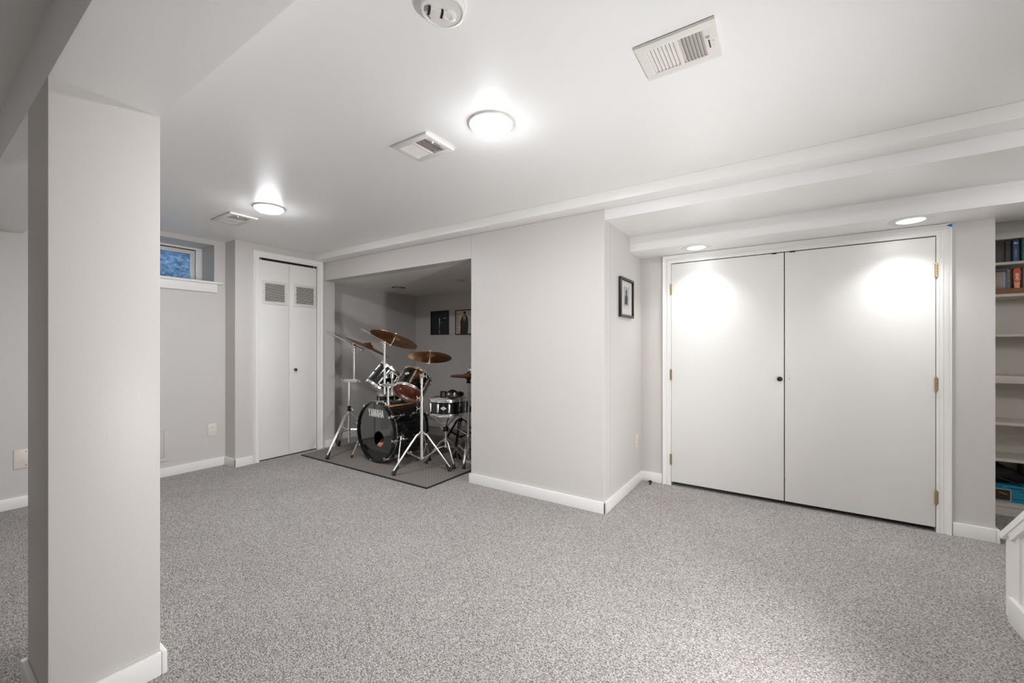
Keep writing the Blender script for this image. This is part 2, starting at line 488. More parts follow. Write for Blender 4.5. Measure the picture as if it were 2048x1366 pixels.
def casing(name, face, a0, a1, top, w, label, thick=1.0, wr=None):
    """face: fn(a, z, out) -> world point. Opening a0..a1 up to top."""
    pf = casing_profile(w); m = MB()
    def rings(pts):
        rs = [[m.bm.verts.new(p) for p in ring] for ring in pts]
        for a, b in zip(rs, rs[1:]): m.skin(a, b)
        m.bm.faces.new(rs[0][::-1]); m.bm.faces.new(rs[-1])
    path = [(a0, 0.0, (-1, 0)), (a0, top, (-1, 1)), (a1, top, (1, 1)), (a1, 0.0, (1, 0))]
    rings([[face(a + d[0] * x * (wr if (wr and d[0] > 0) else 1.0), z + d[1] * x, y * thick) for x, y in pf] for a, z, d in path])
    return struct(name, m, 'trim', label, 'door casing')
casing('trim_2', lambda a, z, o: V((a, YD - o, z)), -0.797, 0.797, 1.868, 0.066,
       'fluted white casing framing the wide double doors')
casing('trim_3', lambda a, z, o: V((XC + o, a, z)), 2.047, 2.667, 2.071, 0.060,
       'white casing framing the narrow bifold closet', thick=0.8)

# ------------------------------------------------------------------ double doors
def knob(parent, p, n, r=0.017, mat='bronze'):
    mt = Matrix.Translation(V(p)) @ basis(n)
    k = MB().lathe([(0, 0), (r * 0.75, 0), (r * 0.7, 0.003), (r * 0.35, 0.006), (r * 0.35, 0.016), (r * 0.8, 0.019), (r, 0.026),
                    (r * 0.85, 0.033), (r * 0.4, 0.036), (0, 0.036)], mt, 20).build('knob', mat, parent)
    return k

def hinge(parent, x, z, s):
    m = MB()
    m.box((x - 0.006, YD - 0.012, z - 0.043), (x + 0.006, YD - 0.006, z + 0.043))
    for k in range(5):
        z0 = z - 0.043 + k * 0.0172
        m.cyl((x, YD - 0.016, z0 + 0.0008), (x, YD - 0.016, z0 + 0.0164), 0.0062, seg=10)
    m.cyl((x, YD - 0.016, z + 0.043), (x, YD - 0.016, z + 0.049), 0.0048, 0.003, seg=10)
    m.cyl((x, YD - 0.016, z - 0.043), (x, YD - 0.016, z - 0.05), 0.0048, 0.003, seg=10)
    m.box((x + s * 0.003, YD - 0.0140, z - 0.04), (x + s * 0.011, YD - 0.0105, z + 0.04))
    m.build('hinge', 'brass', parent)

def door_leaf(name, x0, x1, hx, s, label, has_knob):
    root = thing(name, ((x0 + x1) / 2, YD + 0.012, 0.031), label, 'door', kind='structure')
    MB().box((x0, YD - 0.008, 0.031), (x1, YD + 0.03, 1.862), bev=0.002).build('door_panel', 'door', root)
    for z in (1.65, 0.932, 0.22): hinge(root, hx, z, s)
    if has_knob:
        knob(root, (-0.028, YD - 0.008, 0.93), (0, -1, 0), 0.018)
        c = MB(); c.box((-0.078, YD - 0.012, 1.857), (-0.048, YD - 0.002, 1.866)); c.build('catch', 'bronze', root)
    else:
        MB().cyl((0.03, YD - 0.0085, 0.933), (0.03, YD - 0.0075, 0.933), 0.003).build('screw_hole', 'dark', root)
        c = MB(); c.box((0.033, YD - 0.012, 1.857), (0.066, YD - 0.002, 1.866)); c.build('catch', 'bronze', root)
    return root
door_leaf('door_1', -0.7945, -0.0028, -0.7955, -1, 'left white flush leaf of the double doors, with the small dark knob', True)
door_leaf('door_2', 0.0028, 0.7935, 0.7950, 1, 'right white flush leaf of the double doors, beside the bookcase nook', False)

# ------------------------------------------------------------------ bifold closet door
def grille(parent, yc, zc):
    w, h, iw, ih = 0.252, 0.243, 0.198, 0.186
    X0 = XC - 0.012
    f = MB()
    for lo, hi in (((-w / 2, ih / 2), (w / 2, h / 2)), ((-w / 2, -h / 2), (w / 2, -ih / 2)), ((-w / 2, -ih / 2), (-iw / 2, ih / 2)), ((iw / 2, -ih / 2), (w / 2, ih / 2))):
        f.box((X0, yc + lo[0], zc + lo[1]), (X0 + 0.007, yc + hi[0], zc + hi[1]), bev=0.0015)
    g = f.build('vent_grille', 'vent', parent)
    MB().box((X0 + 0.0005, yc - iw / 2, zc - ih / 2), (X0 + 0.0015, yc + iw / 2, zc + ih / 2)).build('grille_backing', 'dark', g)
    s = MB()
    n = 15
    for k in range(n):
        z = zc - ih / 2 + (k + 0.5) * ih / n
        mt = Matrix.Translation((X0 + 0.004, yc, z)) @ Matrix.Rotation(math.radians(-28), 4, 'Y')
        s.box((-0.0045, -iw / 2, -0.0009), (0.0045, iw / 2, 0.0009), mtx=mt)
        s.box((X0 + 0.0015, yc - iw / 2, z - 0.0032), (X0 + 0.003, yc + iw / 2, z + 0.0005))
    s.build('louvre', 'vent', g)
    for sgn in (-1, 1): MB().cyl((X0 + 0.006, yc + sgn * 0.112, zc), (X0 + 0.0085, yc + sgn * 0.112, zc), 0.004, 0.003, 10).build('screw', 'bronze', g)

root = thing('door_3', (XC - 0.03, 2.357, 0.012), 'narrow white bifold closet door with two louvred grilles', 'door', kind='structure')
ld = MB().box((XC - 0.046, 2.050, 0.012), (XC - 0.012, 2.3555, 2.050), bev=0.002).build('door_panel', 'door', root)
rd = MB().box((XC - 0.046, 2.3585, 0.012), (XC - 0.012, 2.664, 2.050), bev=0.002).build('door_panel', 'door', root)
grille(ld, 2.208, 1.726); grille(rd, 2.531, 1.726)
knob(rd, (XC - 0.012, 2.416, 0.918), (1, 0, 0), 0.015, 'blackplastic')
t = MB(); t.box((XC - 0.05, 2.048, 2.056), (XC - 0.02, 2.666, 2.075)); t.build('track', 'black', root)
t = MB()
for y in (2.072, 2.640): t.box((XC - 0.022, y - 0.003, 2.052), (XC - 0.018, y + 0.003, 2.071))
t.build('pivot_bracket', 'satin', root)

# ------------------------------------------------------------------ window
root = thing('window_1', (XL - 0.25, 1.32, 1.79), 'small high basement window with blue glass and white sill', 'window', kind='structure')
FX = -4.913
f = MB()
for lo, hi in (((0.90, 2.132), (1.735, 2.154)), ((0.90, 1.775), (1.735, 1.818)), ((0.90, 1.818), (0.955, 2.132)), ((1.682, 1.818), (1.735, 2.132))):
    f.box((FX - 0.05, lo[0], lo[1]), (FX, hi[0], hi[1]), bev=0.003)
f.build('window_frame', 'trim', root)
f = MB()
for lo, hi in (((0.961, 2.086), (1.676, 2.126)), ((0.961, 1.82), (1.676, 1.845)), ((0.961, 1.845), (1.0, 2.086)), ((1.638, 1.845), (1.676, 2.086))):
    f.box((FX - 0.042, lo[0], lo[1]), (FX - 0.012, hi[0], hi[1]), bev=0.003)
sash = f.build('sash', 'plastic', root)
MB().box((FX - 0.03, 0.995, 1.84), (FX - 0.026, 1.643, 2.093)).build('pane', 'glass', sash)
MB().box((-4.90, 0.86, 1.775), (-4.598, 1.80, 1.796), bev=0.005).build('sill', 'trim', root)
MB().box((XL, 0.90, 1.692), (-4.614, 1.757, 1.776), bev=0.003).build('apron', 'trim', root)
m = MB()   # steel window well outside, open to the sky
prof = []
for i in range(33):
    a = PI * (i / 32.0)
    prof.append((-5.0 - 0.55 * math.sin(a) - 0.012 * math.sin(i * 2.4), 1.32 - 0.62 * math.cos(a)))
rings = [[m.bm.verts.new((x, y, z)) for x, y in prof] for z in (1.5, 2.5)]
for i in range(32): m.bm.faces.new((rings[0][i], rings[0][i + 1], rings[1][i + 1], rings[1][i]))
well = struct('window_well', m, 'ironwell', 'steel window well outside the small basement window', 'window well')
well.modifiers.new('Solidify', 'SOLIDIFY').thickness = 0.01

# ------------------------------------------------------------------ stair with knee wall
KX0, KX1, KY = 0.803, 0.90, 2.69
sl = 0.77
m = MB()
poly = [(-2.688, 0.0), (-2.688, 0.329), (-1.45, 0.329 + 1.238 * sl), (-1.45, 0.0)]
m.prism([(-x * 1.0, y) for x, y in poly][::-1], (KX0 + 0.012, 0, 0), (0, 1, 0), (0, 0, 1), KX1 - KX0 - 0.024)
wk = struct('wall_stair', m, 'door', 'low white knee wall with a sloping cap beside the stair', 'wall', smooth=False)
c = MB()
capdir = V((0, -1, sl)).normalized(); capn = V((0, sl, 1)).normalized()
p0 = V((KX0 - 0.010, 2.694, 0.326)); L = 1.30 * math.sqrt(1 + sl * sl)
w = KX1 - KX0 + 0.020
cap_poly = [(0, 0), (0.0, 0.026), (L, 0.026), (L, 0)]
c.prism(cap_poly, p0, capdir, capn, -w if capdir.cross(capn).x < 0 else w)
c.build('cap', 'trim', wk)
c = MB()   # moulding under the cap, on the room face
c.prism([(0.07, -0.03), (0.07, 0.0), (L - 0.02, 0.0), (L - 0.02, -0.03)], V((KX0 - 0.006, 2.694, 0.326)), capdir, capn, -0.025 if capdir.cross(capn).x < 0 else 0.025)
c.build('moulding', 'trim', wk)
c = MB()
c.prism([(2.570, 0.0), (2.690, 0.0), (2.690, 0.329), (2.570, 0.329 + 0.120 * sl)], (KX0 + 0.004, 0, 0), (0, 1, 0), (0, 0, 1), KX1 - KX0 - 0.004)
c.build('end_post', 'trim', wk)
c = MB(); c.box((KX0 - 0.010, 1.45, 0), (KX0 + 0.013, 2.626, 0.108), bev=0.003); c.build('skirting', 'trim', wk)
m = MB()
for k in range(7):
    y1 = 2.55 - k * 0.235
    m.box((KX1, y1 - 0.26, k * 0.188 + (0 if k == 0 else 0.02)), (XE, y1, (k + 1) * 0.188))
struct('floor_stair', m, 'carpet', 'carpeted stair treads behind the knee wall', 'stairs', smooth=False)

# ------------------------------------------------------------------ ceiling fittings
LAMPS = [(-1.129, 1.528, 'lit white dome ceiling light, nearest the middle of the room'),
         (-3.186, 1.545, 'lit white dome ceiling light beside the far ceiling vent near the closet'),
         (0.93, 1.53, 'added out-of-view dome light above the stair end of the room'),  # unseen dome continuing the row, added for ceiling brightness
         (-3.186, -1.20, 'added out-of-view dome light behind the ceiling beam')]  # unseen weaker dome, added as fill behind the beam
def dome_parts(root, r, drop, mat):
    x, y, z = root.location
    T = Matrix.Translation((0, 0, 0))
    MB().lathe([(r + 0.006, 0.0), (r + 0.0075, -0.004), (r + 0.004, -0.008), (r - 0.003, -0.009), (r - 0.003, 0.0)], T, 56).build('trim_ring', 'plastic', root, local=True)
    prof = [(r - 0.002, -0.004)] + [(r * math.cos(a), -0.006 - drop * math.sin(a)) for a in [PI / 2 * k / 10 for k in range(1, 10)]] + [(0, -0.006 - drop)]
    MB().lathe(prof, T, 56).build('lens', mat, root, local=True)
    MB().lathe([(r + 0.002, -0.0005), (0, -0.0005)], T, 24).build('pan', 'plastic', root, local=True)
for x, y, lab in LAMPS:
    t = thing('ceiling_light', (x, y, H), lab, 'ceiling light', 'dome lights on the main ceiling')
    dome_parts(t, 0.098, 0.034, ('lens' if x < 0 else 'lens_fill') if y > 0 else 'lens_back_fill')
for x, y, lab in ((-0.568, 3.44, 'lit recessed downlight in the bulkhead above the left door leaf'),
                  (0.639, 3.415, 'lit recessed downlight in the bulkhead above the right door leaf')):
    t = thing('recessed_downlight', (x, y, 1.936), lab, 'downlight', 'downlights over the double doors')
    T = Matrix()
    MB().lathe([(0.106, 0), (0.105, -0.003), (0.099, -0.005), (0.066, -0.003), (0.066, 0)], T, 48).build('trim_ring', 'plastic', t, local=True)
    MB().lathe([(0.068, -0.002)] + [(0.068 * math.cos(a), -0.003 - 0.008 * math.sin(a)) for a in [PI / 2 * k / 8 for k in range(1, 8)]] + [(0, -0.011)], T, 40).build('lens', 'lens2', t, local=True)
    ld_ = bpy.data.lights.new('downlight_bulb', 'SPOT'); lo_ = bpy.data.objects.new('downlight_bulb', ld_); COL.objects.link(lo_)
    ld_.energy = POW['down']; ld_.spot_size = math.radians(120); ld_.spot_blend = 1.0; ld_.shadow_soft_size = 0.05; ld_.color = (0.98, 0.985, 1.0)
    lo_.parent = t; lo_.location = (0, 0, -0.016)
for x, y, lab in ((-4.146, 3.607, 'unlit recessed light in the alcove ceiling, nearer the closet'),
                  (-3.08, 3.592, 'unlit recessed light in the alcove ceiling, above the framed sleeves')):
    t = thing('recessed_downlight', (x, y, ZO), lab, 'downlight', 'unlit downlights in the alcove')
    T = Matrix()
    MB().lathe([(0.085, 0), (0.084, -0.004), (0.072, -0.007), (0.058, -0.004), (0.058, 0.0)], T, 40).build('trim_ring', 'bronze' if x < -4 else 'plastic', t, local=True)
    MB().lathe([(0.060, -0.001)] + [(0.058 * math.cos(a), -0.002 - 0.02 * math.sin(a)) for a in [PI / 2 * k / 8 for k in range(1, 8)]] + [(0, -0.022)], T, 32).build('lens', 'lensoff', t, local=True)

def ceiling_vent(x0, x1, y0, y1, lab, bn=7):
    cx, cy = (x0 + x1) / 2, (y0 + y1) / 2
    t = thing('ceiling_vent', (cx, cy, H), lab, 'vent', 'supply vents on the ceiling')
    w, d = x1 - x0, y1 - y0
    zt, zb = -0.0015, -0.012
    bx = [-w / 2, -w / 2 + 0.135 * w, -0.02 * w - 0.008 * 0, 0.03 * w, w / 2 - 0.165 * w, w / 2]
    by = [-d / 2, -d / 2 + 0.17 * d, d / 2 - 0.17 * d, d / 2]
    f = MB()
    f.box((bx[0], by[0], zb), (bx[5], by[1], zt), bev=0.003)
    f.box((bx[0], by[2], zb), (bx[5], by[3], zt), bev=0.003)
    f.box((bx[0], by[1] - 0.004, zb), (bx[1], by[2] + 0.004, zt), bev=0.002)
    f.box((bx[2], by[1] - 0.004, zb), (bx[3], by[2] + 0.004, zt), bev=0.002)
    f.box((bx[4], by[1] - 0.004, zb), (bx[5], by[2] + 0.004, zt), bev=0.002)
    f.build('frame', 'vent', t, local=True)
    MB().box((bx[1], by[1], -0.0015), (bx[4], by[2], -0.0005)).build('duct_opening', 'duct', t, local=True)
    s = MB()
    for (a, b, sg) in ((bx[1], bx[2], -1), (bx[3], bx[4], 1)):
        for k in range(bn):
            x = a + (k + 0.5) * (b - a) / bn
            mt = Matrix.Translation((x, 0, -0.0065)) @ Matrix.Rotation(math.radians(38 * sg), 4, 'Y')
            s.box((-0.0068, by[1], -0.0006), (0.0068, by[2], 0.0006), mtx=mt)
    s.build('louvre', 'vent', t, local=True)
    l = MB()
    lx = w / 2 - 0.115 * w
    l.box((lx - 0.0018, -0.03, zb - 0.0006), (lx + 0.0018, 0.03, zb + 0.001))
    l.build('lever_slot', 'dark', t, local=True)
    l = MB(); l.box((lx - 0.004, -0.034, zb - 0.010), (lx + 0.006, -0.026, zb), bev=0.002); l.build('lever', 'vent', t, local=True)
    for sx in (-1, 1):
        MB().ball((sx * (w / 2 - 0.055 * w), 0.0, zb), 0.0045, (1, 1, 0.5)).build('screw', 'satin', t, local=True)
ceiling_vent(-0.432, -0.180, 1.408, 1.607, 'white ceiling vent closest to the double-door side, largest in view')
ceiling_vent(-1.680, -1.430, 1.411, 1.614, 'white ceiling vent beside the nearest lit dome light')
ceiling_vent(-3.868, -3.524, 1.424, 1.625, 'white ceiling vent near the bifold closet, smallest in view')

t = thing('smoke_detector', (-0.853, 0.912, H), 'open white smoke detector with its battery clip showing, on the ceiling', 'smoke detector')
T = Matrix()
MB().lathe([(0.071, 0), (0.071, -0.007), (0.068, -0.010), (0, -0.010)], T, 48).build('base_plate', 'plastic', t, local=True)
MB().lathe([(0.064, -0.009), (0.066, -0.020), (0.064, -0.027), (0.060, -0.0285), (0.057, -0.0275), (0.056, -0.025), (0, -0.025)], T, 48).build('body', 'plastic', t, local=True)
MB().lathe([(0.024, -0.025), (0.023, -0.029), (0.020, -0.031), (0.010, -0.031), (0.009, -0.029), (0, -0.029)], Matrix.Translation((0.004, 0.020, 0)), 32).build('sensor_cap', 'plastic', t, local=True)
mt = Matrix.Translation((-0.012, -0.016, -0.030)) @ Matrix.Rotation(0.95, 4, 'Z')
MB().box((-0.022, -0.010, -0.007), (0.022, 0.010, 0.007), bev=0.001, mtx=mt).build('battery_bay', 'vent', t, local=True)
b = MB()
for x in (-0.021, 0.017): b.box((x - 0.0032, -0.011, -0.0085), (x + 0.0032, 0.011, 0.004), mtx=mt)
b.build('battery_clip', 'blackplastic', t, local=True)
MB().tube([mt @ V((0.02, 0.0, 0.003)), (-0.03, -0.03, -0.03), (-0.045, -0.02, -0.028), (-0.05, 0.0, -0.024)], 0.0012, 6).build('wire', 'rubber', t, local=True)

# ------------------------------------------------------------------ wall plates and panel
def outlet(p, n, lab):
    t = thing('power_outlet', p, lab, 'power outlet')
    t.rotation_euler = basis(n).to_euler()
    MB().box((-0.036, -0.06, 0), (0.036, 0.06, 0.006), bev=0.003).build('cover_plate', 'almond', t, local=True)
    for s in (-1, 1):
        r = MB()
        pts = [(0.0165 * math.cos(a), max(-0.0135, min(0.0135, 0.0165 * math.sin(a)))) for a in [2 * PI * k / 24 for k in range(24)]]
        r.prism(pts, (0, s * 0.0195, 0.0055), (1, 0, 0), (0, 1, 0), 0.0022)
        rc = r.build('receptacle', 'plastic', t, local=True)
        q = MB()
        q.box((-0.0075, s * 0.0195 - 0.001, 0.0076), (-0.0052, s * 0.0195 + 0.007, 0.008))
        q.box((0.0052, s * 0.0195 - 0.001, 0.0076), (0.0075, s * 0.0195 + 0.006, 0.008))
        q.cyl((0, s * 0.0195 - 0.0075, 0.0076), (0, s * 0.0195 - 0.0075, 0.008), 0.0026, seg=10)
        q.build('slot', 'dark', rc, local=True)
    MB().cyl((0, 0, 0.006), (0, 0, 0.0075), 0.0035, seg=12).build('screw', 'satin', t, local=True)
outlet((XL, 1.717, 0.36), (1, 0, 0), 'pale duplex power outlet on the wall under the window')
outlet((XA, 3.492, 0.36), (1, 0, 0), 'white duplex power outlet low on the wall beside the double doors')
t = thing('blank_outlet_plate', (XL, 0.542, 0.352), 'blank white wall plate behind the square column', 'wall plate')
t.rotation_euler = basis((1, 0, 0)).to_euler()
MB().box((-0.058, -0.07, 0), (0.058, 0.07, 0.007), bev=0.004).build('cover_plate', 'almond', t, local=True)
for y in (-0.05, 0.05): MB().cyl((-0.0, y, 0.0065), (-0.0, y, 0.008), 0.0035, seg=10).build('screw', 'bronze', t, local=True)
t = thing('access_panel', (XL, 1.222, 0.29), 'painted plumbing access panel low on the window wall', 'access panel')
t.rotation_euler = basis((1, 0, 0)).to_euler()
f = MB()
for lo, hi in (((-0.155, 0.118), (0.155, 0.15)), ((-0.155, -0.15), (0.155, -0.118)), ((-0.155, -0.118), (-0.123, 0.118)), ((0.123, -0.118), (0.155, 0.118))):
    f.box((lo[0], lo[1], 0), (hi[0], hi[1], 0.006), bev=0.001)
f.build('frame', 'wall', t, local=True)
MB().box((-0.1195, -0.1145, 0), (0.1195, 0.1145, 0.0042), bev=0.001).build('hatch', 'wall', t, local=True)

# door stop on the carpet
t = thing('door_stop', (-0.949, 3.555, 0), 'small dark floor door stop beside the double doors', 'door stop')
MB().lathe([(0, 0), (0.012, 0), (0.012, 0.003), (0.006, 0.005), (0.006, 0.013), (0.0155, 0.018), (0.017, 0.023), (0.0155, 0.028), (0, 0.028)], Matrix.Translation(t.location), 20).build('stem', 'bronze', t)
MB().lathe([(0, 0.0282), (0.012, 0.0282), (0.010, 0.031), (0, 0.0312)], Matrix.Translation(t.location), 20).build('bumper', 'rubber', t)

# painter's tape on the casing corner
m = MB()
m.prism([(0.838, 1.922), (0.8635, 1.930), (0.8635, 1.908)][::1], (0, YD - 0.0225, 0), (1, 0, 0), (0, 0, 1), 0.0006)
tag(recenter(m.build('painters_tape', 'tape')), 'blue scrap of painters tape on the casing corner above the right door', 'tape')

# ------------------------------------------------------------------ pictures
def frame_parts(t, w, h, bar, dep, mat):
    f = MB()
    for lo, hi in (((-w / 2, h / 2 - bar), (w / 2, h / 2)), ((-w / 2, -h / 2), (w / 2, -h / 2 + bar)), ((-w / 2, -h / 2 + bar), (-w / 2 + bar, h / 2 - bar)), ((w / 2 - bar, -h / 2 + bar), (w / 2, h / 2 - bar))):
        f.box((lo[0], lo[1], 0.001), (hi[0], hi[1], dep), bev=0.002)
    return f.build('frame', mat, t, local=True)
t = thing('picture_frame', (XA, 3.207, 1.55), 'black framed monochrome print on the side wall by the double doors', 'picture')
t.rotation_euler = basis((1, 0, 0)).to_euler()
frame_parts(t, 0.318, 0.307, 0.02, 0.022, 'frameblk')
MB().box((-0.140, -0.135, 0.002), (0.140, 0.135, 0.008)).build('mat_board', 'matwhite', t, local=True)
pr_ = MB().box((-0.062, -0.078, 0.008), (0.062, 0.088, 0.0088)).build('print', 'paper', t, local=True)
q = MB()
q.ball((0.0, 0.045, 0.009), 0.018, (1, 1.2, 0.03))
q.prism([(-0.04, -0.05), (-0.034, 0.012), (-0.012, 0.026), (0.014, 0.026), (0.036, 0.005), (0.03, -0.05)], (0, 0, 0.0088), (1, 0, 0), (0, 1, 0), 0.0004)
q.build('printed_figure', 'ink', pr_, local=True)
q = MB(); q.box((-0.052, -0.073, 0.0088), (0.052, -0.066, 0.0093)); q.build('printed_caption', 'palepaper', pr_, local=True)

t = thing('framed_album_sleeve', (-4.150, YB, 1.508), 'black framed dark teal album sleeve with a pale streak, alcove back wall', 'picture')
t.rotation_euler = basis((0, -1, 0)).to_euler()
frame_parts(t, 0.345, 0.343, 0.012, 0.02, 'frameblk')
sl_ = MB().box((-0.162, -0.161, 0.002), (0.162, 0.161, 0.012)).build('sleeve', 'teal', t, local=True)
q = MB(); q.prism([(0.0, -0.16), (-0.012, -0.09), (-0.004, -0.03), (-0.006, 0.03), (-0.006, 0.065), (0.0, 0.072), (0.008, 0.05), (0.006, 0.0), (0.002, -0.06), (-0.001, -0.1), (0.008, -0.16)], (0, 0, 0.012), (1, 0, 0), (0, 1, 0), 0.0004)
q.build('printed_streak', 'palepaper', sl_, local=True)
q = MB(); q.prism([(-0.004, -0.13), (-0.016, -0.09), (-0.008, -0.03), (-0.002, -0.04), (0.0, -0.09)], (0, 0, 0.0123), (1, 0, 0), (0, 1, 0), 0.0004)
q.build('printed_glow', 'pink', sl_, local=True)
MB().box((0.075, 0.058, 0.012), (0.125, 0.064, 0.0124)).build('printed_caption', 'palepaper', sl_, local=True)
MB().box((0.03, 0.0, 0.012), (0.062, 0.003, 0.0124)).build('printed_caption', 'palepaper', sl_, local=True)

t = thing('framed_album_sleeve', (-3.675, YB, 1.503), 'black framed cream album sleeve with red side lettering, partly hidden by the wall', 'picture')
t.rotation_euler = basis((0, -1, 0)).to_euler()
frame_parts(t, 0.345, 0.343, 0.012, 0.02, 'frameblk')
sl_ = MB().box((-0.162, -0.161, 0.002), (0.162, 0.161, 0.012)).build('sleeve', 'cream', t, local=True)
me = text_mesh('JOE JACKSON', 0.044, 0.0004, 0.0007, 1.0)
MB().mesh(me, Matrix.Translation((-0.132, -0.008, 0.0122)) @ Matrix.Rotation(PI / 2, 4, 'Z')).build('lettering', 'redink', sl_, local=True)
q = MB()
q.prism([(-0.085, -0.16), (-0.078, -0.06), (-0.088, 0.0), (-0.06, 0.06), (-0.035, 0.092), (0.0, 0.10), (0.035, 0.088), (0.055, 0.04), (0.062, -0.04), (0.05, -0.16)], (0, 0, 0.012), (1, 0, 0), (0, 1, 0), 0.0003)
q.build('printed_coat', 'coat', sl_, local=True)
q = MB(); q.ball((-0.008, 0.108, 0.012), 0.021, (0.9, 1.25, 0.02)); q.build('printed_head', 'skin', sl_, local=True)
q = MB(); q.prism([(-0.034, 0.122), (-0.026, 0.128), (-0.022, 0.146), (0.008, 0.15), (0.018, 0.13), (0.026, 0.106), (0.012, 0.118)], (0, 0, 0.0126), (1, 0, 0), (0, 1, 0), 0.0003)
q.build('printed_hat', 'ink', sl_, local=True)
q = MB(); q.prism([(-0.03, 0.085), (-0.012, 0.0), (-0.004, 0.085)], (0, 0, 0.0123), (1, 0, 0), (0, 1, 0), 0.0003)
q.prism([(0.002, 0.08), (0.006, 0.0), (0.012, 0.08)], (0, 0, 0.0123), (1, 0, 0), (0, 1, 0), 0.0003)
q.build('printed_shirt', 'cream', sl_, local=True)

# ------------------------------------------------------------------ bookcase and what it holds
BX0, BX1, BF, BB = 1.072, 1.94, 4.25, 4.535
t = thing('bookcase', (1.5, BF + 0.14, 0), 'tall built-in pale bookcase in the nook right of the double doors', 'bookcase')
m = MB(); m.box((BX0, BF, 0.0), (BX0 + 0.02, BB - 0.008, 1.957)); m.build('side_panel', 'shelf', t)
m = MB(); m.box((BX1 - 0.02, BF, 0.0), (BX1, BB - 0.008, 1.957)); m.build('side_panel', 'shelf', t)
MB().box((BX0 + 0.02, BB - 0.008, 0.0), (BX1 - 0.02, BB, 1.957)).build('back_panel', 'shelf', t)
MB().box((BX0 + 0.02, BF + 0.001, 1.913), (BX1 - 0.02, BB - 0.008, 1.957), bev=0.002).build('top_board', 'shelf', t)
for zt, zb in ((1.754, 1.736), (1.534, 1.514), (1.254, 1.238), (0.966, 0.915), (0.645, 0.623), (0.393, 0.372), (0.081, 0.060)):
    MB().box((BX0 + 0.02, BF + 0.001, zb), (BX1 - 0.02, BB - 0.008, zt), bev=0.002).build('shelf_board', 'shelf', t)
MB().box((BX0 + 0.02, BF + 0.006, 0.0), (BX1 - 0.02, BF + 0.02, 0.060)).build('toe_kick', 'shelf', t)

def flat(name, c, rough=0.5):
    if name not in M: M[name] = pm(name, c, rough)
    return name

def book(name, x0, x1, y0, y1, z0, z1, mat, lab, cat, group, deco=None):
    """a closed volume seen by its spine: cover, page block, printed spine"""
    t = thing(name, ((x0 + x1) / 2, (y0 + y1) / 2, z0), lab, cat, group)
    e = min(0.003, (x1 - x0) * 0.18)
    c = MB()
    c.box((x0, y0, z0), (x0 + e, y1, z1)); c.box((x1 - e, y0, z0), (x1, y1, z1)); c.box((x0, y0, z0), (x1, y0 + 0.003, z1), bev=0.001)
    cv = c.build('cover', mat, t)
    MB().box((x0 + e, y0 + 0.003, z0 + 0.003), (x1 - e, y1 - 0.004, z1 - 0.003)).build('pages', 'palepaper', t)
    if deco: deco(cv, (x0 + x1) / 2, y0, z0, z1, x1 - x0)
    return t

def deco_oval(cv, x, y, z0, z1, w):
    q = MB(); q.ball((x, y, z1 - 0.021), 0.010, (1.05, 0.05, 0.62)); o = q.build('spine_emblem', 'palepaper', cv)
    q = MB(); q.ball((x + 0.002, y - 0.0003, z1 - 0.019), 0.0045, (1, 0.06, 0.7)); q.build('emblem_dot', 'navy', o)
    q = MB(); q.box((x - 0.003, y - 0.0005, z0 + 0.03), (x + 0.003, y, z0 + 0.085)); q.build('spine_title', flat('pale_blue', rgb(120, 150, 190)), cv)
g = 'volumes on the top bookcase shelf'
zz = 1.7544
book('book', 1.150, 1.222, 4.275, 4.50, zz, 1.898, flat('dark_umber', rgb(62, 55, 48)), 'wide dark umber volume at the hidden end of the top shelf', 'book', g)
book('book', 1.224, 1.2755, 4.270, 4.50, zz, 1.903, flat('dark_umber', rgb(62, 55, 48)), 'thick dark brown volume on the top shelf, next to the wall edge', 'book', g)
book('book', 1.2775, 1.308, 4.275, 4.50, zz, 1.900, flat('dark_slate', rgb(56, 52, 48)), 'slim dark grey volume left of the blue book', 'book', g)
book('book', 1.310, 1.339, 4.262, 4.48, zz, 1.902, flat('spine_blue', rgb(58, 88, 130)), 'blue book with a white oval emblem on its spine', 'book', g, deco_oval)
book('book', 1.341, 1.3475, 4.275, 4.48, zz, 1.895, flat('near_black', rgb(22, 24, 30)), 'thin near-black book between the blue and the green books', 'book', g)
book('book', 1.349, 1.385, 4.262, 4.48, zz, 1.908, flat('spine_green', rgb(28, 104, 82)), 'green book on the top shelf beside the picture edge', 'book', g)

MB_T = MB()
MB_T.box((1.10, 4.262, 1.535), (1.86, 4.275, 1.572), bev=0.002)
tr = thing('wooden_tray', (1.48, 4.38, 1.535), 'brown wooden tray under the row of cases on the bookcase', 'tray')
MB_T.build('front_board', 'brownwood', tr)
MB().box((1.10, 4.275, 1.535), (1.86, 4.50, 1.571)).build('base', 'brownwood', tr)

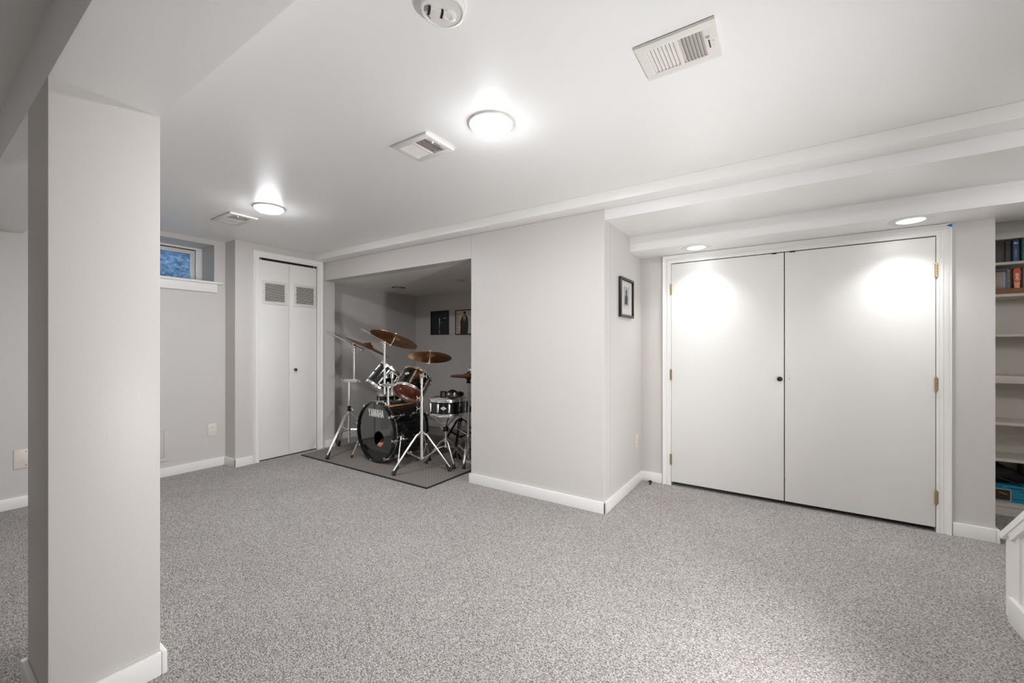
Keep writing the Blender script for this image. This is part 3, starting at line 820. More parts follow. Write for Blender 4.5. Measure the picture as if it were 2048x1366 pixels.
g = 'slim cases in the wooden tray'
cols = [((150, 84, 70), 'rust red'), ((176, 150, 92), 'mustard'), ((132, 142, 120), 'sage green'), ((158, 150, 140), 'putty grey'),
        ((178, 150, 142), 'dusty pink'), ((150, 136, 148), 'mauve'), ((176, 186, 192), 'pale grey-blue'), ((74, 108, 118), 'petrol')]
x = 1.2345
for i, (c, nm) in enumerate(cols):
    w = 0.0066
    nm2 = flat('case_' + nm.replace(' ', '_').replace('-', '_'), rgb(*c), 0.3)
    t = thing('media_case', (x + w / 2, 4.36, 1.572), nm + ' slim case in the wooden tray, ' + ['at the wall end of the row', 'second from the wall end', 'third from the wall end', 'fourth from the wall end', 'fifth from the wall end', 'sixth from the wall end', 'seventh from the wall end', 'just left of the patterned case'][i], 'media case', g)
    MB().box((x + 0.0003, 4.283, 1.5725), (x + w - 0.0008, 4.42, 1.704), bev=0.0006).build('case', nm2, t)
    q = MB(); q.box((x + 0.0003, 4.2824, 1.690), (x + w - 0.0008, 4.283, 1.702)); q.build('spine_band', flat('near_black', (0, 0, 0, 1)), t)
    x += w
def deco_pat(cv, x, y, z0, z1, w):
    q = MB(); q.box((x - w * 0.4, y - 0.0005, z0 + 0.055), (x + w * 0.4, y, z1 - 0.016)); q.build('spine_print', flat('moss', rgb(108, 110, 78)), cv)
    q = MB(); q.box((x - w * 0.4, y - 0.0005, z0 + 0.004), (x + w * 0.4, y, z0 + 0.05)); q.build('spine_print', flat('slate_blue', rgb(96, 98, 116)), cv)
book('media_case', 1.2882, 1.3025, 4.280, 4.42, 1.5725, 1.704, flat('tan_case', rgb(190, 156, 116)), 'tan and moss patterned case left of the navy case', 'media case', g, deco_pat)
book('media_case', 1.3035, 1.3135, 4.285, 4.42, 1.5725, 1.708, flat('case_navy', rgb(26, 30, 62)), 'dark navy case left of the orange game box', 'media case', g)
t = thing('game_box', (1.3335, 4.34, 1.572), 'orange tapered game box with white lettering in the tray', 'box')
q = MB()
q.prism([(-0.0135, 0), (-0.0185, 0.118), (-0.0150, 0.120), (-0.0140, 0.137), (0.0140, 0.137), (0.0150, 0.120), (0.0185, 0.118), (0.0135, 0)], (1.3335, 4.30, 1.572), (1, 0, 0), (0, 0, 1), 0.025)
bx = q.build('body', flat('game_orange', rgb(216, 84, 14), 0.5), t)
q = MB(); q.prism([(-0.0115, 0.002), (-0.0118, 0.04), (0.0118, 0.04), (0.0115, 0.002)], (1.3335, 4.2745, 1.572), (1, 0, 0), (0, 0, 1), -0.0004)
q.build('lower_print', flat('game_amber', rgb(226, 140, 50), 0.35), bx)
me = text_mesh('BEAD', 0.021, 0.0003, 0.0009, 1.0)
MB().mesh(me, Matrix.Translation((1.3335, 4.2743, 1.649)) @ Matrix.Rotation(PI / 2, 4, 'X') @ Matrix.Rotation(-PI / 2, 4, 'Z') ).build('lettering', 'logo', bx)
book('media_case', 1.3545, 1.3665, 4.285, 4.42, 1.5725, 1.712, flat('near_black', (0, 0, 0, 1)), 'near-black case right of the orange game box', 'media case', g)

t = thing('cyan_box', (1.36, 4.40, 0.081), 'cyan cardboard box with a dark picture on its front, bottom shelf', 'box')
b = MB().box((1.10, 4.315, 0.0815), (1.62, 4.50, 0.196), bev=0.002).build('carton', 'cyan', t)
MB().box((1.10, 4.3142, 0.088), (1.3185, 4.3152, 0.168)).build('picture_border', 'palepaper', b)
MB().box((1.10, 4.3136, 0.091), (1.3155, 4.3146, 0.165)).build('front_picture', flat('pic_brown', rgb(58, 38, 26)), b)
q = MB(); q.prism([(1.262, 0.143), (1.300, 0.131), (1.300, 0.135), (1.262, 0.147)], (0, 4.3134, 0), (1, 0, 0), (0, 0, 1), -0.0003); q.build('picture_streak', flat('pic_gold', rgb(196, 160, 104)), b)
me = text_mesh('ILW', 0.017, 0.0003, 0.0006, 1.1)
MB().mesh(me, Matrix.Translation((1.2615, 4.3148, 0.184)) @ Matrix.Rotation(PI / 2, 4, 'X')).build('lettering', 'navy', b)
for k, (xa, xb, zc) in enumerate(((1.30, 1.37, 0.181), (1.31, 1.40, 0.174), (1.325, 1.40, 0.106), (1.36, 1.41, 0.160))):
    MB().box((xa, 4.3146, zc - 0.002), (xb, 4.3151, zc + 0.002)).build('small_print', 'navy', b)
t = thing('black_bag', (1.30, 4.41, 0.197), 'crumpled black bag lying on the cyan box', 'bag')
q = MB(); q.ball((1.26, 4.41, 0.262), 0.10, (1.4, 0.8, 0.64), u=28, v=18)
for v in q.bm.verts:
    k = math.sin(v.co.x * 61) * math.cos(v.co.y * 47) * 0.008 + math.sin(v.co.z * 83 + v.co.x * 30) * 0.006
    v.co.x += k; v.co.z = max(0.198, v.co.z + k - 0.3 * max(0, v.co.x - 1.30))
q.build('body', 'bag', t)
MB().tube([(1.19, 4.325, 0.27), (1.24, 4.315, 0.252), (1.31, 4.325, 0.228), (1.37, 4.335, 0.205)], 0.006, 8).build('strap', 'rubber', t)
t = thing('brown_carton', (1.45, 4.43, 0.197), 'small brown carton standing behind the black bag', 'box')
MB().box((1.405, 4.40, 0.197), (1.56, 4.50, 0.352), bev=0.002).build('carton', 'card', t)
MB().box((1.46, 4.3985, 0.197), (1.485, 4.4005, 0.352)).build('tape_seam', 'palepaper', t)

# ------------------------------------------------------------------ drum corner
ZM = 0.011                              # top of the mat
t = thing('drum_mat', (-3.38, 3.18, 0.0), 'dark grey ribbed mat under the drum kit', 'mat')
m = MB(); m.box((-4.300, 2.432, 0.0008), (-2.455, 3.92, ZM), bev=0.003); m.build('mat_top', 'mat', t)
m = MB()
for lo, hi in (((-4.315, 2.418), (-2.44, 2.434)), ((-4.315, 3.918), (-2.44, 3.934)), ((-4.315, 2.434), (-4.299, 3.918)), ((-2.456, 2.434), (-2.44, 3.918))):
    m.box((lo[0], lo[1], 0.0005), (hi[0], hi[1], 0.009), bev=0.003)
m.build('border', 'rubber', t)

def disc(r, z, T=None, seg=48, th=0.0012):
    return MB().lathe([(0, z), (r, z), (r, z + th), (0, z + th)], T, seg)

def badge(parent, R, z, ang):
    """diamond badge on a shell, local axis Z"""
    q = MB()
    n = V((math.cos(ang), math.sin(ang), 0)); tx = V((-math.sin(ang), math.cos(ang), 0)); up = V((0, 0, 1))
    q.prism([(-0.030, 0), (0, -0.019), (0.030, 0), (0, 0.019)], n * (R - 0.004) + up * z, tx, up, 0.0055)
    b = q.build('badge', 'badge', parent, local=True)
    q = MB()
    o = n * (R + 0.0014) + up * z
    q.prism([(-0.012, -0.001), (-0.003, 0.006), (-0.003, -0.001)], o, tx, up, 0.0004)
    q.prism([(0.003, 0.004), (0.013, 0.001), (0.003, 0.001)], o, tx, up, 0.0004)
    q.prism([(-0.012, -0.004), (-0.003, -0.003), (-0.003, -0.007)], o, tx, up, 0.0004)
    q.prism([(0.003, -0.002), (0.013, -0.003), (0.003, -0.007)], o, tx, up, 0.0004)
    q.build('badge_mark', 'ink', b, local=True)

def drum(name, base, axis, R, L, nl, lab, cat, bottom, top, badge_at=None, up=(0, 0, 1), long_lug=False, roll=0.0):
    mt = basis(axis, up)
    if badge_at is not None:
        v = mt.to_3x3().transposed() @ (V((0, 0, 1.17)) - V(base))
        roll = math.atan2(v.y, v.x) + badge_at[0]
    t = thing(name, base, lab, cat, mtx=mt)
    T = Matrix()
    MB().lathe([(R, 0.006), (R, L - 0.006), (R - 0.006, L - 0.006), (R - 0.006, 0.006), (R, 0.006)], T, 64).build('shell', 'lacquer', t, local=True)
    for z0, s, mat, nm in ((0.004, -1, bottom, 'resonant_head'), (L - 0.004, 1, top, 'batter_head')):
        MB().lathe([(0, z0), (R - 0.006, z0), (R + 0.004, z0 - s * 0.004), (R + 0.004, z0 - s * 0.006), (R - 0.006, z0 - s * 0.0012), (0, z0 - s * 0.0012)], T, 64).build(nm, mat, t, local=True)
        hz = z0 - s * 0.012
        pr = [(R + 0.0045, hz), (R + 0.0115, hz), (R + 0.0115, hz + s * 0.004), (R + 0.0075, hz + s * 0.006), (R + 0.0070, hz + s * 0.020), (R + 0.0105, hz + s * 0.024), (R + 0.0100, hz + s * 0.0265), (R + 0.0045, hz + s * 0.026), (R + 0.0045, hz)]
        MB().lathe(pr, T, 64).build('hoop', 'chrome', t, local=True)
    for k in range(nl):
        a = roll + 2 * PI * (k + 0.5) / nl
        n = V((math.cos(a), math.sin(a), 0)); tx = V((-math.sin(a), math.cos(a), 0))
        Ml = Matrix((n, tx, V((0, 0, 1)))).transposed().to_4x4()
        q = MB()
        spans = [(0.034, L - 0.034)] if long_lug else [(0.036, 0.036 + 0.3 * L), (L - 0.036 - 0.3 * L, L - 0.036)]
        for za, zb in spans:
            q.box((R - 0.003, -0.0098, za - 0.004), (R + 0.0145, 0.0098, zb + 0.004), bev=0.007, mtx=Ml, seg=3)
        q.build('lug', 'chrome', t, local=True)
        q = MB()
        rr = R + 0.0088
        q.cyl(Ml @ V((rr, 0, -0.012)), Ml @ V((rr, 0, spans[0][0] + 0.004)), 0.0026, seg=8)
        q.cyl(Ml @ V((rr, 0, spans[-1][1] - 0.004)), Ml @ V((rr, 0, L + 0.012)), 0.0026, seg=8)
        for za, zb in ((-0.016, -0.005), (L + 0.005, L + 0.016)):
            q.cyl(Ml @ V((rr, 0, za)), Ml @ V((rr, 0, zb)), 0.0042, seg=8)
            q.box((R + 0.004, -0.006, min(za, zb) + 0.002), (R + 0.0135, 0.006, max(za, zb) - 0.002), mtx=Ml)
        q.build('tension_rod', 'chrome', t, local=True)
    if badge_at is not None:
        badge(t, R, badge_at[1] * L, roll)
    return t, mt

# bass drum: local +Z looks out of the alcove
BN = V((-0.05, -1.0, 0.0)).normalized()
mt = basis(BN)
BC = V((-3.412, 2.658, ZM + 0.3065))
bass = thing('bass_drum', BC, 'large black lacquered bass drum standing on its side, logo on its front head', 'bass drum', mtx=mt)
T = Matrix()
RB = 0.280
for za, nm in ((0.0, 'front'), (-0.408, 'rear')):
    MB().lathe([(0.287, za), (0.299, za), (0.300, za - 0.002), (0.300, za - 0.040), (0.299, za - 0.042), (0.287, za - 0.042), (0.287, za)], T, 80).build('hoop', 'lacquer', bass, local=True)
MB().lathe([(RB, -0.046), (RB, -0.404), (RB - 0.006, -0.404), (RB - 0.006, -0.046), (RB, -0.046)], T, 80).build('shell', 'lacquer', bass, local=True)
MB().lathe([(RB - 0.0065, -0.05), (RB - 0.0065, -0.40), (RB - 0.009, -0.40), (RB - 0.009, -0.05), (RB - 0.0065, -0.05)], T, 64).build('shell_lining', 'drumin', bass, local=True)
for za in (-0.0425, -0.398):
    MB().lathe([(RB + 0.001, za), (0.3030, za), (0.3030, za - 0.0095), (RB + 0.001, za - 0.0095), (RB + 0.001, za)], T, 80).build('flesh_hoop', 'chrome', bass, local=True)
# front head with its port hole
q = MB()
HC = V((0.052, -0.072)); HR = 0.078
out, inn = [], []
for i in range(72):
    a = 2 * PI * i / 72
    out.append(q.bm.verts.new((0.2862 * math.cos(a), 0.2862 * math.sin(a), -0.020)))
    inn.append(q.bm.verts.new((HC.x + HR * math.cos(a), HC.y + HR * math.sin(a), -0.020)))
for i in range(72):
    j = (i + 1) % 72
    q.bm.faces.new((out[i], out[j], inn[j], inn[i]))
fh = q.build('front_head', 'drumhead', bass, local=True, smooth=False)
sd = fh.modifiers.new('Solidify', 'SOLIDIFY'); sd.thickness = 0.0012
MB().lathe([(HR - 0.001, -0.0195), (HR + 0.004, -0.0195), (HR + 0.004, -0.0185), (HR - 0.001, -0.0185), (HR - 0.001, -0.0195)], Matrix.Translation((HC.x, HC.y, 0)), 48).build('port_ring', 'rubber', fh, local=True)
disc(0.2865, -0.431, T, 64).build('batter_head', 'coated', bass, local=True)
# bold condensed lettering on the head
LET = {
 'Y': [[(0, 1), (.3, 1), (.5, .62), (.7, 1), (1, 1), (.64, .42), (.64, 0), (.36, 0), (.36, .42)]],
 'A': [[(0, 0), (.28, 0), (.335, .2), (.665, .2), (.72, 0), (1, 0), (.66, 1), (.5, 1), (.5, .74), (.4, .38), (.6, .38), (.5, .74), (.5, 1), (.34, 1)]],
 'M': [[(0, 0), (.24, 0), (.24, .62), (.42, 0), (.58, 0), (.76, .62), (.76, 0), (1, 0), (1, 1), (.68, 1), (.5, .4), (.32, 1), (0, 1)]],
 'H': [[(0, 0), (.29, 0), (.29, .4), (.71, .4), (.71, 0), (1, 0), (1, 1), (.71, 1), (.71, .6), (.29, .6), (.29, 1), (0, 1)]]}
q = MB()
x = -0.121; hgt = 0.076
for ch, wd in zip('YAMAHA', (.036, .037, .047, .037, .037, .037)):
    if ch == 'A':     # two legs and a crossbar so that the counter stays open
        for poly in ([(0, 0), (.27, 0), (.5, .74), (.5, 1), (.34, 1)], [(1, 0), (.66, 1), (.5, 1), (.5, .74), (.73, 0)], [(.3, .18), (.7, .18), (.63, .36), (.37, .36)]):
            q.prism([(x + a * wd, 0.146 + b * hgt) for a, b in poly], (0, 0, -0.0186), (1, 0, 0), (0, 1, 0), 0.0008)
    else:
        for poly in LET[ch]:
            q.prism([(x + a * wd, 0.146 + b * hgt) for a, b in poly], (0, 0, -0.0186), (1, 0, 0), (0, 1, 0), 0.0008)
    x += wd + 0.0035
q.build('lettering', 'logo', fh, local=True, smooth=False)
for k in range(8):
    a = math.radians(34 + 45 * k)
    n = V((math.cos(a), math.sin(a), 0)); tx = V((-math.sin(a), math.cos(a), 0))
    Ml = Matrix((n, tx, V((0, 0, 1)))).transposed().to_4x4()
    for s, off in ((1, 0.0), (-1, -0.450)):
        f = lambda z: off + z if s == 1 else off - z
        q = MB()
        zlo, zhi = sorted((f(0.005), f(-0.050)))
        q.box((0.300, -0.011, zlo), (0.307, 0.011, zhi), bev=0.002, mtx=Ml)
        zlo, zhi = sorted((f(0.006), f(0.0005)))
        q.box((0.284, -0.011, zlo), (0.307, 0.011, zhi), bev=0.002, mtx=Ml)
        zlo, zhi = sorted((f(-0.05), f(-0.035)))
        q.box((0.301, -0.006, zlo), (0.318, 0.006, zhi), bev=0.002, mtx=Ml)
        cl = q.build('tension_claw', 'chrome', bass, local=True)
        q = MB()
        q.cyl(Ml @ V((0.311, 0, f(-0.02))), Ml @ V((0.311, 0, f(-0.125))), 0.0034, seg=8)
        q.tube([Ml @ V((0.311, -0.022, f(-0.016))), Ml @ V((0.311, 0, f(-0.020))), Ml @ V((0.311, 0.022, f(-0.016)))], 0.0036, 8)
        q.build('tension_rod', 'chrome', cl, local=True)
        q = MB()
        zlo, zhi = sorted((f(-0.118), f(-0.172)))
        q.box((RB - 0.002, -0.0095, zlo), (0.3165, 0.0095, zhi), bev=0.008, mtx=Ml, seg=3)
        q.build('lug', 'chrome', bass, local=True)
for sgn, foot in ((-1, (-3.757, 2.642)), (1, (-3.054, 2.647))):
    inv = (Matrix.Translation(BC) @ mt).inverted()
    ft = inv @ V((foot[0], foot[1], ZM)); tp = inv @ V((BC.x + sgn * 0.290, 2.745, 0.285))
    sh = inv @ V((BC.x + sgn * 0.268, 2.785, 0.285))
    q = MB(); q.tube([sh, tp, tp + (ft - tp) * 0.12], 0.010, 10); q.tube([tp, tp + (ft - tp) * 0.93], 0.0075, 10)
    q.cyl(tp + (ft - tp) * 0.55, tp + (ft - tp) * 0.62, 0.0105, seg=10)
    sp = q.build('spur', 'chrome', bass, local=True)
    MB().cyl(tp + (ft - tp) * 0.90, ft + (tp - ft).normalized() * 0.001, 0.010, 0.014, 10).build('rubber_foot', 'rubber', sp, local=True)
    q = MB(); q.box((-0.018, -0.022, -0.016), (0.018, 0.022, 0.016), bev=0.005, mtx=Matrix.Translation((tp + sh) / 2)); q.build('spur_bracket', 'chrome', bass, local=True)

t = thing('cushion', (-3.30, 2.84, 0.05), 'pinkish tan cushion showing through the bass drum port', 'cushion')
q = MB(); q.ball((-3.40, 2.815, 0.142), 0.11, (1.15, 0.85, 0.76), u=40, v=26)
for v in q.bm.verts:
    k = math.sin(v.co.x * 62 + v.co.z * 40) * 0.010 + math.sin(v.co.x * 31 - v.co.z * 75 + 1.0) * 0.009
    v.co += V((0.3, -1, 0.5)) * k * (1 if v.co.z > 0.075 else 0)
q.build('cover', 'pillow', t)

tom1, tm1 = drum('tom_tom', V((-3.500, 2.845, 0.834)) - V((0.248, 0.588, 0.77)) * 0.118, (0.248, 0.588, 0.77), 0.124, 0.236, 6,
           'smaller black tom drum tilted over the far side of the bass drum', 'tom drum', 'coated', 'coated', roll=0.2)
tom2, tm2 = drum('tom_tom', V((-3.093, 2.872, 0.786)) - V((-0.148, 0.677, 0.721)) * 0.105, (-0.148, 0.677, 0.721), 0.146, 0.21, 6,
           'larger black tom drum with an amber underside and diamond badge', 'tom drum', 'amber', 'coated', badge_at=(-0.74, 0.62))
snare, ts = drum('snare_drum', (-2.765, 3.026, 0.512), (0, 0, 1), 0.170, 0.142, 10,
           'black snare drum with chrome hoops and diamond badge on its stand', 'snare drum', 'coated', 'coated', badge_at=(-0.24, 0.5), up=(0, 1, 0), long_lug=True)
q = MB(); q.box((0.168, -0.014, 0.02), (0.192, 0.014, 0.085), bev=0.004, mtx=Matrix.Rotation(-0.10, 4, 'Z')); q.build('strainer', 'blackplastic', snare, local=True)
ftom, tf = drum('floor_tom', (-3.90, 3.29, 0.25), (0, 0, 1), 0.172, 0.36, 6,
           'black floor tom on chrome legs behind the bass drum', 'floor tom', 'coated', 'coated', up=(0, 1, 0))
for k in range(3):
    a = math.radians(20 + 120 * k); n = V((math.cos(a), math.sin(a), 0))
    q = MB(); q.tube([n * 0.190 + V((0, 0, 0.24)), n * 0.190 + V((0, 0, -0.14)), n * 0.215 + V((0, 0, -0.19)), n * 0.222 + V((0, 0, -0.225))], 0.006, 8)
    lg = q.build('leg', 'chrome', ftom, local=True)
    MB().cyl(n * 0.221 + V((0, 0, -0.205)), n * 0.224 + V((0, 0, -0.2385)), 0.010, 0.012, 10).build('rubber_foot', 'rubber', lg, local=True)
    q = MB(); q.box((0.170, -0.016, 0.11), (0.199, 0.016, 0.16), bev=0.004, mtx=Matrix.Rotation(a, 4, 'Z')); q.build('leg_bracket', 'chrome', ftom, local=True)

def tripod(root, c, feet, zc, zb, r=0.0085, double=False, mat='chrome', fr=0.019):
    cx, cy = c
    for fx, fy in feet:
        d = V((fx - cx, fy - cy, 0)); rad = d.length; d.normalize(); sd = V((-d.y, d.x, 0))
        P = lambda k, z: V((cx, cy, 0)) + d * k + V((0, 0, z))
        top, kn = P(0.020, zc), P(0.055, zc - 0.018)
        end = P(rad - 0.010, ZM + 0.050); flo = P(rad, ZM + 0.0075)
        ax = (flo - kn).normalized()
        q = MB()
        for o in ((-0.010, 0.010) if double else (0.0,)):
            q.tube([top + sd * o, kn + sd * o, kn.lerp(end, 0.86) + sd * o * 0.5, end + ax * 0.01], r * (0.72 if double else 1), 10)
        q.tube([top - d * 0.012, top + d * 0.004], r * 1.35, 10)
        lg = q.build('leg', mat, root)
        q = MB(); q.cyl(flo - ax * 0.066 + V((0, 0, 0.004)), flo + V((0, 0, 0.0005)), r * 1.25, fr, 14); q.build('rubber_foot', 'rubber', lg)
        mid = kn.lerp(end, 0.47)
        q = MB()
        for o in ((-0.009, 0.009) if double else (0.0,)):
            q.tube([P(0.018, zb) + sd * o, mid + sd * o], r * 0.72, 8)
        q.cyl(mid - sd * 0.013, mid + sd * 0.013, r * 0.7, seg=8)
        q.build('brace', mat, lg)
    q = MB(); q.cyl((cx, cy, zc - 0.016), (cx, cy, zc + 0.018), 0.0215, seg=18); q.build('leg_collar', mat, root)
    q = MB(); q.cyl((cx, cy, zb - 0.010), (cx, cy, zb + 0.012), 0.0195, seg=18); q.build('lower_hub', mat, root)

def wing(root, p, d, mat='chrome', nm='wing_nut'):
    p, d = V(p), V(d).normalized(); u = d.cross(V((0, 0, 1))); u = u.normalized() if u.length > 0.1 else V((1, 0, 0))
    w = d.cross(u)
    q = MB(); q.cyl(p, p + d * 0.024, 0.0052, seg=8)
    q.tube([p + d * 0.020, p + d * 0.026 + w * 0.014, p + d * 0.030 + w * 0.022], [0.004, 0.0045, 0.003], 8)
    q.tube([p + d * 0.020, p + d * 0.026 - w * 0.014, p + d * 0.030 - w * 0.022], [0.004, 0.0045, 0.003], 8)
    return q.build(nm, mat, root)

def cymbal(name, c, n, R, lab, bell=0.052, bh=0.024, bow=0.02, flip=1, felt=True, group=None):
    t = thing(name, c, lab, 'cymbal', group, mtx=basis(n))
    pr = []
    for k in range(13):
        u = k / 12.0
        if u < 0.25:
            r = bell * (u / 0.25); z = bow + bh * math.sqrt(max(0, 1 - (u / 0.25) ** 2)) if r > 0 else bow + bh
        else:
            w = (u - 0.25) / 0.75; r = bell + (R - bell) * w; z = bow * (1 - w ** 1.6)
        pr.append((r, flip * (z - bow)))
    th = 0.0016 * flip
    full = [(max(r, 0.006), z) for r, z in pr] + [(max(r, 0.006), z - th) for r, z in reversed(pr)] + [(0.006, pr[0][1])]
    MB().lathe(full, Matrix(), 96).build('plate', 'cymbal', t, local=True)
    if felt:
        q = MB(); q.lathe([(0.004, bh * flip + 0.001), (0.014, bh * flip + 0.001), (0.014, bh * flip + 0.013), (0.004, bh * flip + 0.013)], Matrix(), 20)
        q.build('felt', 'bag', t, local=True)
    return t

# far boom stand beside the closet
A = (-4.000, 2.785)
t = thing('cymbal_stand', (A[0], A[1], ZM), 'tall chrome boom cymbal stand nearest the bifold closet', 'cymbal stand')
tripod(t, A, [(-3.905, 2.462), (-4.321, 2.872), (-3.765, 3.015)], 0.43, 0.255, 0.0085, True)
MB().cyl((A[0], A[1], 0.112), (A[0], A[1], 0.80), 0.0128, seg=16).build('pole', 'satin', t)
q = MB(); q.cyl((A[0], A[1], 0.455), (A[0], A[1], 0.515), 0.0195, seg=18); q.build('height_collar', 'black', t)
wing(t, (A[0] + 0.018, A[1] + 0.006, 0.485), (0.9, 0.35, 0))
UA = V((-3.953, 2.816, 0))
q = MB(); q.box((-0.072, -0.015, -0.017), (0.075, 0.015, 0.017), bev=0.006, mtx=Matrix.Translation((-3.985, 2.795, 0.790)) @ Matrix.Rotation(math.atan2(0.031, 0.047), 4, 'Z')); q.build('clamp', 'satin', t)
wing(t, V((-3.985, 2.795, 0.790)) - V((0.06, 0.04, 0)), (-0.83, -0.55, 0)); wing(t, V((-3.985, 2.795, 0.790)) + V((0.062, 0.041, 0)), (0.83, 0.55, 0))
MB().cyl(UA + V((0, 0, 0.78)), UA + V((0, 0, 1.155)), 0.0112, seg=14).build('upper_tube', 'satin', t)
q = MB(); q.cyl(UA + V((0, 0, 1.115)), UA + V((0, 0, 1.150)), 0.0165, seg=16); q.ball(UA + V((0, 0, 1.168)), 0.024, (1, 1, 1)); q.build('tilter', 'chrome', t)
wing(t, UA + V((0.0, 0.0, 1.178)), (-0.4, -0.5, 0.75))
b0, b1 = V((-4.210, 2.644, 1.340)), V((-3.892, 2.856, 1.141))
q = MB(); q.cyl(b0, b1, 0.0078, seg=10); q.cyl(V((-3.94, 2.824, 1.171)), b1, 0.0105, seg=12); bm_ = q.build('boom_arm', 'chrome', t)
nA = V((0.287, 0.328, 0.9)).normalized(); cA = V((-3.823, 2.901, 1.174))
q = MB(); q.ball((-3.883, 2.861, 1.133), 0.017); q.tube([(-3.883, 2.861, 1.133), cA - nA * 0.035, cA + nA * 0.05], 0.0042, 8); q.build('cymbal_tilter', 'chrome', t)
cymbal('cymbal', cA, nA, 0.263, 'bronze ride cymbal seen edge-on, on the boom stand nearest the closet', bell=0.062, bh=0.030)

# near stand in front of the snare
Cc = (-2.859, 2.769)
t = thing('cymbal_stand', (Cc[0], Cc[1], ZM), 'chrome tripod cymbal stand right of the bass drum, in front of the snare', 'cymbal stand')
tripod(t, Cc, [(-2.925, 2.482), (-2.578, 2.856), (-3.010, 3.020)], 0.352, 0.110, 0.0098, False)
MB().cyl((Cc[0], Cc[1], 0.100), (Cc[0], Cc[1], 0.575), 0.0148, seg=18).build('pole', 'satin', t)
q = MB(); q.cyl((Cc[0], Cc[1], 0.560), (Cc[0], Cc[1], 0.600), 0.021, seg=18); q.cyl((Cc[0], Cc[1], 0.545), (Cc[0], Cc[1], 0.556), 0.0205, seg=18); q.build('height_collar', 'chrome', t)
wing(t, (Cc[0] - 0.015, Cc[1] - 0.012, 0.580), (-0.8, -0.5, 0))
MB().cyl((Cc[0], Cc[1], 0.575), (Cc[0], Cc[1], 0.700), 0.0128, seg=18).build('middle_tube', 'satin', t)
q = MB(); q.cyl((Cc[0], Cc[1], 0.655), (Cc[0], Cc[1], 0.698), 0.021, seg=18); q.build('height_collar', 'chrome', t)
wing(t, (Cc[0] - 0.015, Cc[1] - 0.012, 0.678), (-0.8, -0.5, 0))
MB().cyl((Cc[0], Cc[1], 0.690), (Cc[0], Cc[1], 0.860), 0.0108, seg=18).build('upper_tube', 'satin', t)
q = MB(); q.cyl((Cc[0], Cc[1], 0.815), (Cc[0], Cc[1], 0.868), 0.0160, seg=16)
q.box((-0.020, -0.017, -0.022), (0.020, 0.017, 0.022), bev=0.008, mtx=Matrix.Translation((-2.857, 2.771, 0.888)) @ Matrix.Rotation(0.5, 4, 'Z')); q.build('tilter', 'chrome', t)
wing(t, (-2.842, 2.780, 0.888), (0.83, 0.55, 0))
nC = V((-0.157, 0.255, 0.954)).normalized(); cC = V((-2.796, 2.814, 1.086))
q = MB(); q.cyl((-2.857, 2.771, 0.880), (-2.806, 2.804, 1.005), 0.0052, seg=10); q.build('boom_arm', 'chrome', t)
q = MB(); q.ball((-2.805, 2.805, 1.010), 0.0165); q.cyl((-2.822, 2.794, 1.010), (-2.788, 2.816, 1.010), 0.010, seg=12)
q.tube([(-2.805, 2.805, 1.010), cC - nC * 0.055, cC - nC * 0.02], [0.010, 0.0085, 0.006], 10); q.tube([cC - nC * 0.03, cC + nC * 0.05], 0.004, 8); q.build('cymbal_tilter', 'chrome', t)
cymbal('cymbal', cC, nC, 0.204, 'bronze crash cymbal tilted over the snare, on the near tripod stand', bell=0.05, bh=0.022)

# holder on the bass drum: post, tom arms and a cymbal boom
t = thing('tom_holder', (-3.311, 2.749, 0.585), 'chrome tom holder with a cymbal arm, mounted on the bass drum', 'drum hardware')
zs = BC.z + math.sqrt(0.281 ** 2 - (-3.311 - BC.x) ** 2)
q = MB(); q.lathe([(0.036, 0.0), (0.034, 0.008), (0.021, 0.016), (0.021, 0.034), (0.014, 0.034)], Matrix.Translation((-3.311, 2.749, zs - 0.009)), 20); q.box((-0.048, -0.030, -0.006), (0.048, 0.030, 0.006), bev=0.003, mtx=Matrix.Translation((-3.311, 2.749, zs - 0.004)) @ Matrix.Rotation(0.27, 4, 'Y')); q.build('base_plate', 'chrome', t)
wing(t, (-3.33, 2.737, zs + 0.016), (-0.83, -0.55, 0))
MB().cyl((-3.311, 2.749, zs), (-3.311, 2.749, 0.812), 0.0118, seg=14).build('post', 'satin', t)
ang = math.atan2(0.069, 0.104)
q = MB(); q.box((-0.068, -0.017, -0.016), (0.068, 0.017, 0.016), bev=0.006, mtx=Matrix.Translation((-3.306, 2.752, 0.782)) @ Matrix.Rotation(ang, 4, 'Z')); q.build('clamp', 'chrome', t)
wing(t, (-3.362, 2.715, 0.782), (-0.83, -0.55, 0))
MB().cyl((-3.340, 2.729, 0.690), (-3.340, 2.729, 1.195), 0.0108, seg=14).build('cymbal_pole', 'satin', t)
MB().cyl((-3.277, 2.771, 0.680), (-3.277, 2.771, 0.890), 0.0108, seg=14).build('tom_post', 'satin', t)
q = MB(); q.cyl((-3.277, 2.771, 0.850), (-3.277, 2.771, 0.905), 0.020, seg=16); q.ball((-3.277, 2.771, 0.905), 0.023); q.build('tom_ball_mount', 'chrome', t)
ax1 = V((0.248, 0.588, 0.77)).normalized(); ax2 = V((-0.148, 0.677, 0.721)).normalized()
c1 = V((-3.500, 2.845, 0.834)); c2 = V((-3.093, 2.872, 0.786))
for c_, ax_, R_ in ((c1, ax1, 0.124), (c2, ax2, 0.146)):
    a_ = V((-3.277, 2.771, 0.898)); w_ = a_ - c_; w_ -= ax_ * w_.dot(ax_); w_.normalize()
    bse = c_ + w_ * (R_ + 0.012) + ax_ * 0.02
    q = MB(); q.tube([a_, a_.lerp(bse, 0.5) + V((0, 0, 0.018)), bse - w_ * 0.006], 0.0092, 10); q.build('tom_arm', 'chrome', t)
    q = MB(); q.cyl(c_ + w_ * (R_ + 0.001) + ax_ * 0.02, bse, 0.021, 0.017, 14); q.build('arm_bracket', 'chrome', t)
